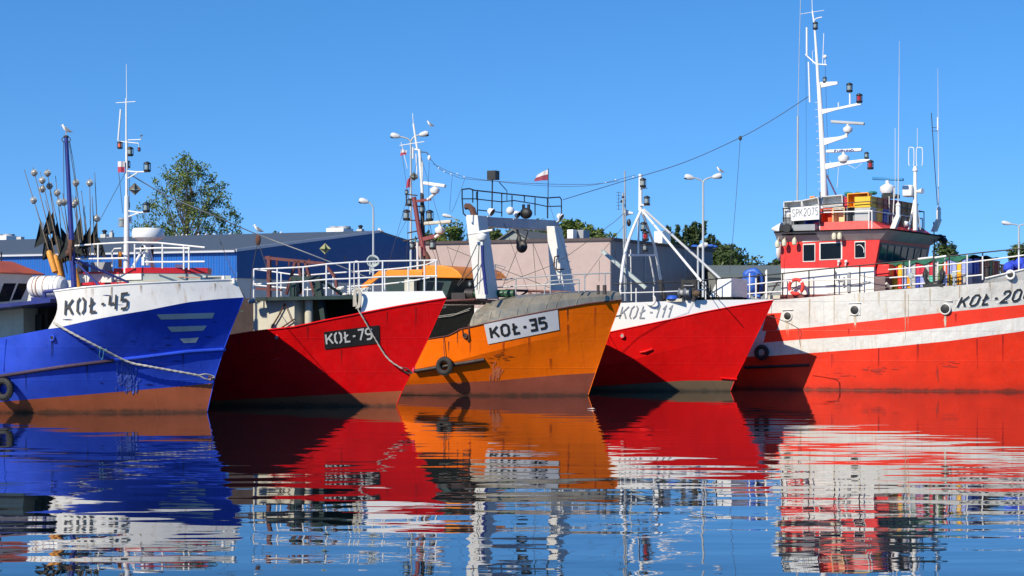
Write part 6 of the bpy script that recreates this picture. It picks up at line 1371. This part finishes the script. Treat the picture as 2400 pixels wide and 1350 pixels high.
e = empty('cargo_net', B.w((mix(XA, XB, .5), -bb, zt_)), -B.th, 'green net laid over the crates stacked on the foredeck', 'net'); L2 = (XB-XA)/2; za_ = B.at(2083, 620, bb).z-zt_
mb = MB(); mb.grid(lambda u, v: Vector((mix(-L2, L2+.1, u), mix(-.05, 2*bb, v), mix(za_, 0, u)+.04+.05*math.sin(u*23+v*7)*math.sin(v*11+2)+.05*math.sin(min(1, v*8)*1.57))), 50, 20); mb.grid(lambda u, v: Vector((mix(-L2, L2+.1, u), -.06, mix(za_, 0, u)+.08-(.14+.05*math.sin(u*31))*v)), 50, 3); mb.build('netting', paint('green_net', (.02, .13, .08), .9, .3, bump=1., bscale=10), e)

# deck rails of the large boat
bR = lambda x: 2.95 if x < 2150 else mix(2.95, 2.4, (x-2150)/260)
rails(B, 'top_railing', black, [[(1716, 652), (1760, 648), (1834, 641), (1896, 634), (1956, 628), (2050, 619), (2118, 612), (2190, 604), (2255, 597), (2310, 591), (2400, 582)]], [(1834, 641, 701), (1896, 634, 696), (1956, 628, 692), (2015, 622, 687), (2118, 612, 677), (2225, 600, 669), (2303, 592, 660)], bR, .022)
rails(B, 'mid_railing', white, [[(1716, 671), (1757, 667), (1830, 659), (1900, 657), (1960, 655), (2010, 654)], [(1716, 692), (1797, 685), (1834, 683)], [(2082, 632), (2132, 628), (2262, 616), (2320, 609), (2400, 598)], [(2085, 651), (2165, 645)], [(2086, 671), (2168, 664)], [(2232, 637), (2252, 635)], [(2264, 648), (2303, 644)]],
      [(1757, 640, 698), (1797, 632, 698), (2132, 610, 640), (2198, 608, 640), (2267, 597, 668), (2388, 590, 632), (2303, 600, 656), (2215, 606, 668)], bR, .024)
tubes(B, 'handrail', white, [([(2152, 607), (2187, 603)], 3., .035), ([(2191, 604), (2218, 600)], 3., .035)], .03)
tubes(B, 'slack_rope', paint('grey_rope', (.22, .21, .19), .8, .2), [([(2015, 645), (2035, 650), (2060, 653), (2085, 650)], 2.9, .012), ([(1940, 688), (2000, 683), (2050, 677), (2085, 672)], 2.9, .012)], .012)
mb = MB()
for x, y in ((2134, 646), (2236, 643)): mb.lathe([(.01, .02), (.085, .015), (.095, 0), (.085, -.015), (.01, -.02)], B.at(x, y, 3.05), (0, -1, 0), 16); mb.tube([B.at(x, y, 3.02), B.at(x, y+26, 3.02)], .025, 7)
mb.build('vent_cap', paint('vent_grey', (.36, .42, .42), .5, .1), B.root)
# anchor
P = B.at(2189, 660, 2.98); e = empty('anchor', B.w(P), -B.th, 'black double fluked anchor standing at the rail in front of the crates', 'anchor')
mb = MB(); mb.bar((0, 0, -.1), (0, 0, 1.0), .06, .07); mb.build('shank', black, e)
for sg in (-1, 1):
    mb = MB(); mb.tube(smooth([(0, 0, -.08), (sg*.16, -.0, -.06), (sg*.27, -.02, .08), (sg*.30, -.02, .30)], 5), [.07]*15+[.05], 9); mb.prism([(sg*.20, -.05, .14), (sg*.38, -.05, .16), (sg*.36, -.05, .30), (sg*.28, -.05, .46), (sg*.18, -.05, .30)], (0, .07, 0)); mb.build('fluke', black, e)
mb = MB(); mb.box(-.34, .34, -.12, .12, -.18, -.08); mb.build('crown', black, e)
# life ring
P = B.at(1866, 672, 2.98); e = empty('life_ring', B.w(P), -B.th, 'red and white life ring hanging on the rail of the white deckhouse', 'life ring')
mb = MB(); mb.torus((0, 0, 0), .245, .062, (0, 1, 0), 32, 10, mfun=lambda t: 1 if (t*4+.12) % 1 < .16 else 0); mb.build('ring', [paint('ring_red', (.75, .05, .035), .5, .1, dirt=.4), white], e)
mb = MB(); [mb.tube([(0, -.0, 0), (.20*math.cos(a_), -.0, .20*math.sin(a_))], .018, 6) for a_ in (math.pi/2, -.6, math.pi+.6)]; mb.build('bracket', black, e)
# net drum in blue cover on the after deck
P = B.at(1762, 664, 1.2); e = empty('net_drum', B.w(P), -B.th, 'net drum wrapped in bright blue tarpaulin behind the white rails', 'net drum')
mb = MB(); mb.tube(smooth([(-.22, 0, -.55), (-.24, 0, 0), (-.2, 0, .3), (-.08, .05, .40), (.1, .05, .40), (.24, .05, .25), (.27, .05, -.1), (.2, 0, -.5)], 4), .14, 10); mb.ball((0, .1, 0), .36, 14, (.8, 1, 1.15)); o = mb.build('tarpaulin', MATS['blue_tarp'], e, sharp=50)
from mathutils import noise as _nz
for v in o.data.vertices: v.co += _nz.noise_vector(v.co*5)*.07+_nz.noise_vector(v.co*11)*.03
mb = MB(); mb.lathe([(.42, 0), (.42, .05)], (.26, .1, -.05), (1, 0, 0), 20); mb.build('drum_flange', darkm, e)
mb = MB(); mb.lathe([(.01, .03), (.09, .02), (.1, 0)], B.at(1738, 684, 2.2), (0, -1, 0), 16); mb.build('vent_cap', MATS['vent_grey'], B.root)
mb = MB(); mb.bar(B.at(1727, 650, 1.8), B.at(1738, 700, 1.8), .05, .06); mb.bar(B.at(1716, 660, 1.4), B.at(1722, 700, 1.4), .12, .12); mb.ball(B.at(1722, 672, 1.2), .16, 10); mb.bar(B.at(1790, 648, 1.), B.at(1800, 690, 1.), .05, .05); mb.bar(B.at(1800, 672, 1.4), B.at(1826, 668, 1.4), .05, .05); mb.bar(B.at(1806, 690, 1.4), B.at(1826, 655, 1.4), .04, .04); mb.build('deck_machinery', darkm, B.root)
tubes(B, 'bollard_arm', white, [([(1796, 700), (1796, 634)], 2.9, .04), ([(1772, 700), (1772, 652)], 2.95, .03)], .04)
mb = MB(); B.bx(mb, 1800, 692, 1830, 706, 2.6, .6); mb.build('deck_crate', cream, B.root)
mb = MB(); P = B.at(2110, 668, 2.6); mb.tube([B.at(2077, 664, 2.9), B.at(2088, 676, 2.7)], .05, 7); mb.build('wooden_prop', cream, B.root)
# bow gear seen above the bulwark
mb = MB()
for x, y in ((2314, 632), (2352, 628)): P = B.at(x, y, 1.2); mb.lathe([(.12, .12), (.12, .08), (.09, .06), (.09, -.4)], P, n=12)
mb.build('bitts', darkm, B.root)
e = empty('blue_net_sack', B.w(B.at(2380, 618, 1.2)), -B.th, 'bright blue net sack on the bow at the right edge', 'net'); mb = MB(); [mb.ball((random.uniform(-.2, .45), random.uniform(-.2, .2), random.uniform(-.25, .05)), .2, 10) for _ in range(9)]; mb.build('netting', paint('blue_net', (.03, .07, .55), .8, .3, bump=1., bscale=10), e)

# ================================================================ loose lines between the boats
def world_line(name, label, pts, r, mat, cat='rope', balls=()):
    mb = MB(); P = [W(*p) for p in pts]; mb.tube(smooth(P, 6), r, 6); o = mb.build(name, mat); tag(o, label, cat)
    if balls:
        mb = MB(); [mb.ball(W(*q), .024, 8) for q in balls]; mb.build('float', white, o)
    return o
world_line('stay_wire', 'long dark stay wire running down left from the tall white mast', [(1895, 226, 66), (1815, 278, 66), (1736, 322, 66), (1600, 382, 65.5), (1450, 428, 65), (1320, 468, 64)], .012, rope_d, 'wire')
world_line('stay_wire', 'thin vertical line hanging from the stay wire block', [(1735, 325, 66), (1724, 480, 66), (1710, 640, 66)], .008, rope_d, 'wire')
mb = MB(); mb.ball(W(1735, 324, 66), .06, 8, (1, 1, 1.4)); tag(mb.build('pulley_block', rope_d), 'small block where the vertical line leaves the stay wire', 'pulley block')
world_line('light_cable', 'sagging cable with small white floats, upper of the pair beside the gantry', [(1008, 372, 64), (1030, 395, 64), (1065, 412, 64), (1100, 420, 64), (1250, 430, 64), (1380, 432, 64), (1450, 424, 64)], .008, rope_d, 'cable', [(1028, 394, 64), (1041, 402, 64), (1057, 408, 64), (1443, 421, 64)])
world_line('light_cable', 'sagging cable with small white floats, lower of the pair beside the gantry', [(1015, 384, 64.5), (1060, 405, 64.5), (1110, 418, 64.5), (1250, 434, 64.5), (1380, 435, 64.5), (1490, 410, 64.5)], .007, rope_d, 'cable', [(1072, 407, 64.5), (1088, 414, 64.5), (1420, 428, 64.5), (1484, 415, 64.5)])
world_line('halyard', 'thin line hanging from the mast lamp beside the radars', [(1006, 380, 61.5), (1004, 450, 61.5), (1005, 560, 61.5)], .006, rope_d, 'wire')
world_line('halyard', 'v shaped pair of lines hanging below the float cables', [(1060, 412, 64), (1056, 500, 64), (1090, 418, 64)], .006, rope_d, 'wire')
world_line('forestay', 'long pale rope slanting from the white mast down past the rusty block to the railing', [(303, 408, 49.5), (370, 447, 50), (430, 476, 50.5), (500, 505, 51), (605, 550, 52), (720, 593, 52.5), (800, 625, 53), (872, 655, 53.5)], .014, rope_m)
world_line('forestay', 'dark wire slanting down from the left roof gulls to the white bow', [(514, 560, 52), (540, 625, 51), (575, 700, 50)], .009, rope_d, 'wire')
world_line('bow_line', 'dark line drooping from the red bow to the white hull side', [(1796, 738, 65.0), (1840, 754, 64.9), (1868, 768, 64.9), (1878, 780, 64.9), (1876, 795, 64.9)], .012, rope_d)
world_line('bow_line', 'short dark line dropping down the white hull behind the red bow', [(1870, 768, 64.8), (1873, 790, 64.8), (1876, 812, 64.8)], .010, rope_d)

# ================================================================ gulls
gw = paint('gull_white', (.72, .72, .70), .7, .06, bump=0); gg = paint('gull_grey', (.22, .23, .25), .7, .1, bump=0); gb = paint('gull_beak', (.6, .3, .04), .5, .1, bump=0)
def gull(label, px, py, Y, face=1, sz=1., group='gulls perched around the harbour'):
    """py: feet"""
    P = W(px, py, Y); e = empty('gull', P, 0 if face > 0 else math.pi, label, 'gull', group); s = sz
    mb = MB(); prof = [(-.17, .01, .085), (-.13, .026, .10), (-.07, .055, .13), (-.01, .072, .165), (.045, .070, .20), (.075, .048, .24), (.085, .040, .265), (.095, .042, .288), (.10, .033, .312), (.102, .008, .326)]
    n = 10; vs = []
    for x, r, z in prof:
        for j in range(n): t = 2*math.pi*j/n; tilt = max(0, min(1, (x-.02)/.09)); d = Vector((-math.sin(t)*r*tilt, math.cos(t)*r*.85, math.sin(t)*r*(1-tilt*.8))); vs.append((Vector((x, 0, z))+d)*s)
    mb.add(vs, [(i*n+j, i*n+(j+1) % n, (i+1)*n+(j+1) % n, (i+1)*n+j) for i in range(len(prof)-1) for j in range(n)]+[tuple(range(n)), tuple(range((len(prof)-1)*n, len(prof)*n))]); mb.build('body', gw, e, sharp=80)
    for sd in (-1, 1):
        mb = MB(); mb.add([Vector(p)*s for p in ((.05, sd*.068, .235), (-.02, sd*.078, .21), (-.11, sd*.055, .155), (-.22, sd*.02, .065), (-.11, sd*.052, .105), (.01, sd*.076, .15))], [(0, 1, 5), (1, 2, 4, 5), (2, 3, 4)]); mb.add([Vector(p)*s for p in ((.05, sd*.05, .245), (-.22, sd*.01, .075), (-.02, sd*.05, .23))], [(0, 1, 2)]); mb.build('wing', gg, e)
        mb = MB(); mb.tube([Vector((.0, sd*.025, .11))*s, Vector((.01, sd*.025, 0))*s], .006*s, 5); mb.build('leg', gb, e)
    mb = MB(); mb.lathe([(.011*s, 0), (.008*s, .03*s), (.002*s, .05*s)], Vector((.13, 0, .288))*s, (1, 0, -.15), 6); mb.build('beak', gb, e)
gull('gull perched on top of the blue derrick', 155, 316, B1.w(B1.at(155, 320, 1.2)).y, -1, .8)
gull('gull standing on the right arm of the double street lamp behind the brown mast', 1008, 300, 84, -1, .95)
gull('gull standing on the right arm of the street lamp by the shaded wall', 1687, 408, 84, -1, .95)
gull('gull perched on the rusty hanging block beside the warehouse roof', 604, 549, 52, -1, .8)
for i, (x, y) in enumerate(((8, 577), (30, 578), (70, 576), (188, 571), (409, 564), (423, 563), (441, 563), (461, 562), (478, 562), (506, 561), (536, 560), (655, 557))):
    gull(f'gull on the warehouse roof ridge, {ORD[i]} from the left', x, y, 100.5+(920-x)*.012, 1 if i % 3 else -1, 1., 'gulls on the warehouse roof ridge')
gull('left gull of the two beside the black capped chimney', 884, 550, 97.5, 1, 1.); gull('right gull of the two beside the black capped chimney', 894, 550, 97.5, -1, 1.)
mb = MB(); mb.add([Vector(p) for p in ((-.10, 0, .012), (-.03, .03, .02), (.05, .02, .03), (.12, 0, .012), (.04, -.03, .012), (-.04, -.02, .012))], [(0, 1, 2, 3, 4, 5)]); o = mb.build('feather', white); o.location = (184/F*50.5, 50.5, 0.01); tag(o, 'tiny white feather floating on the water near the orange bow', 'feather')
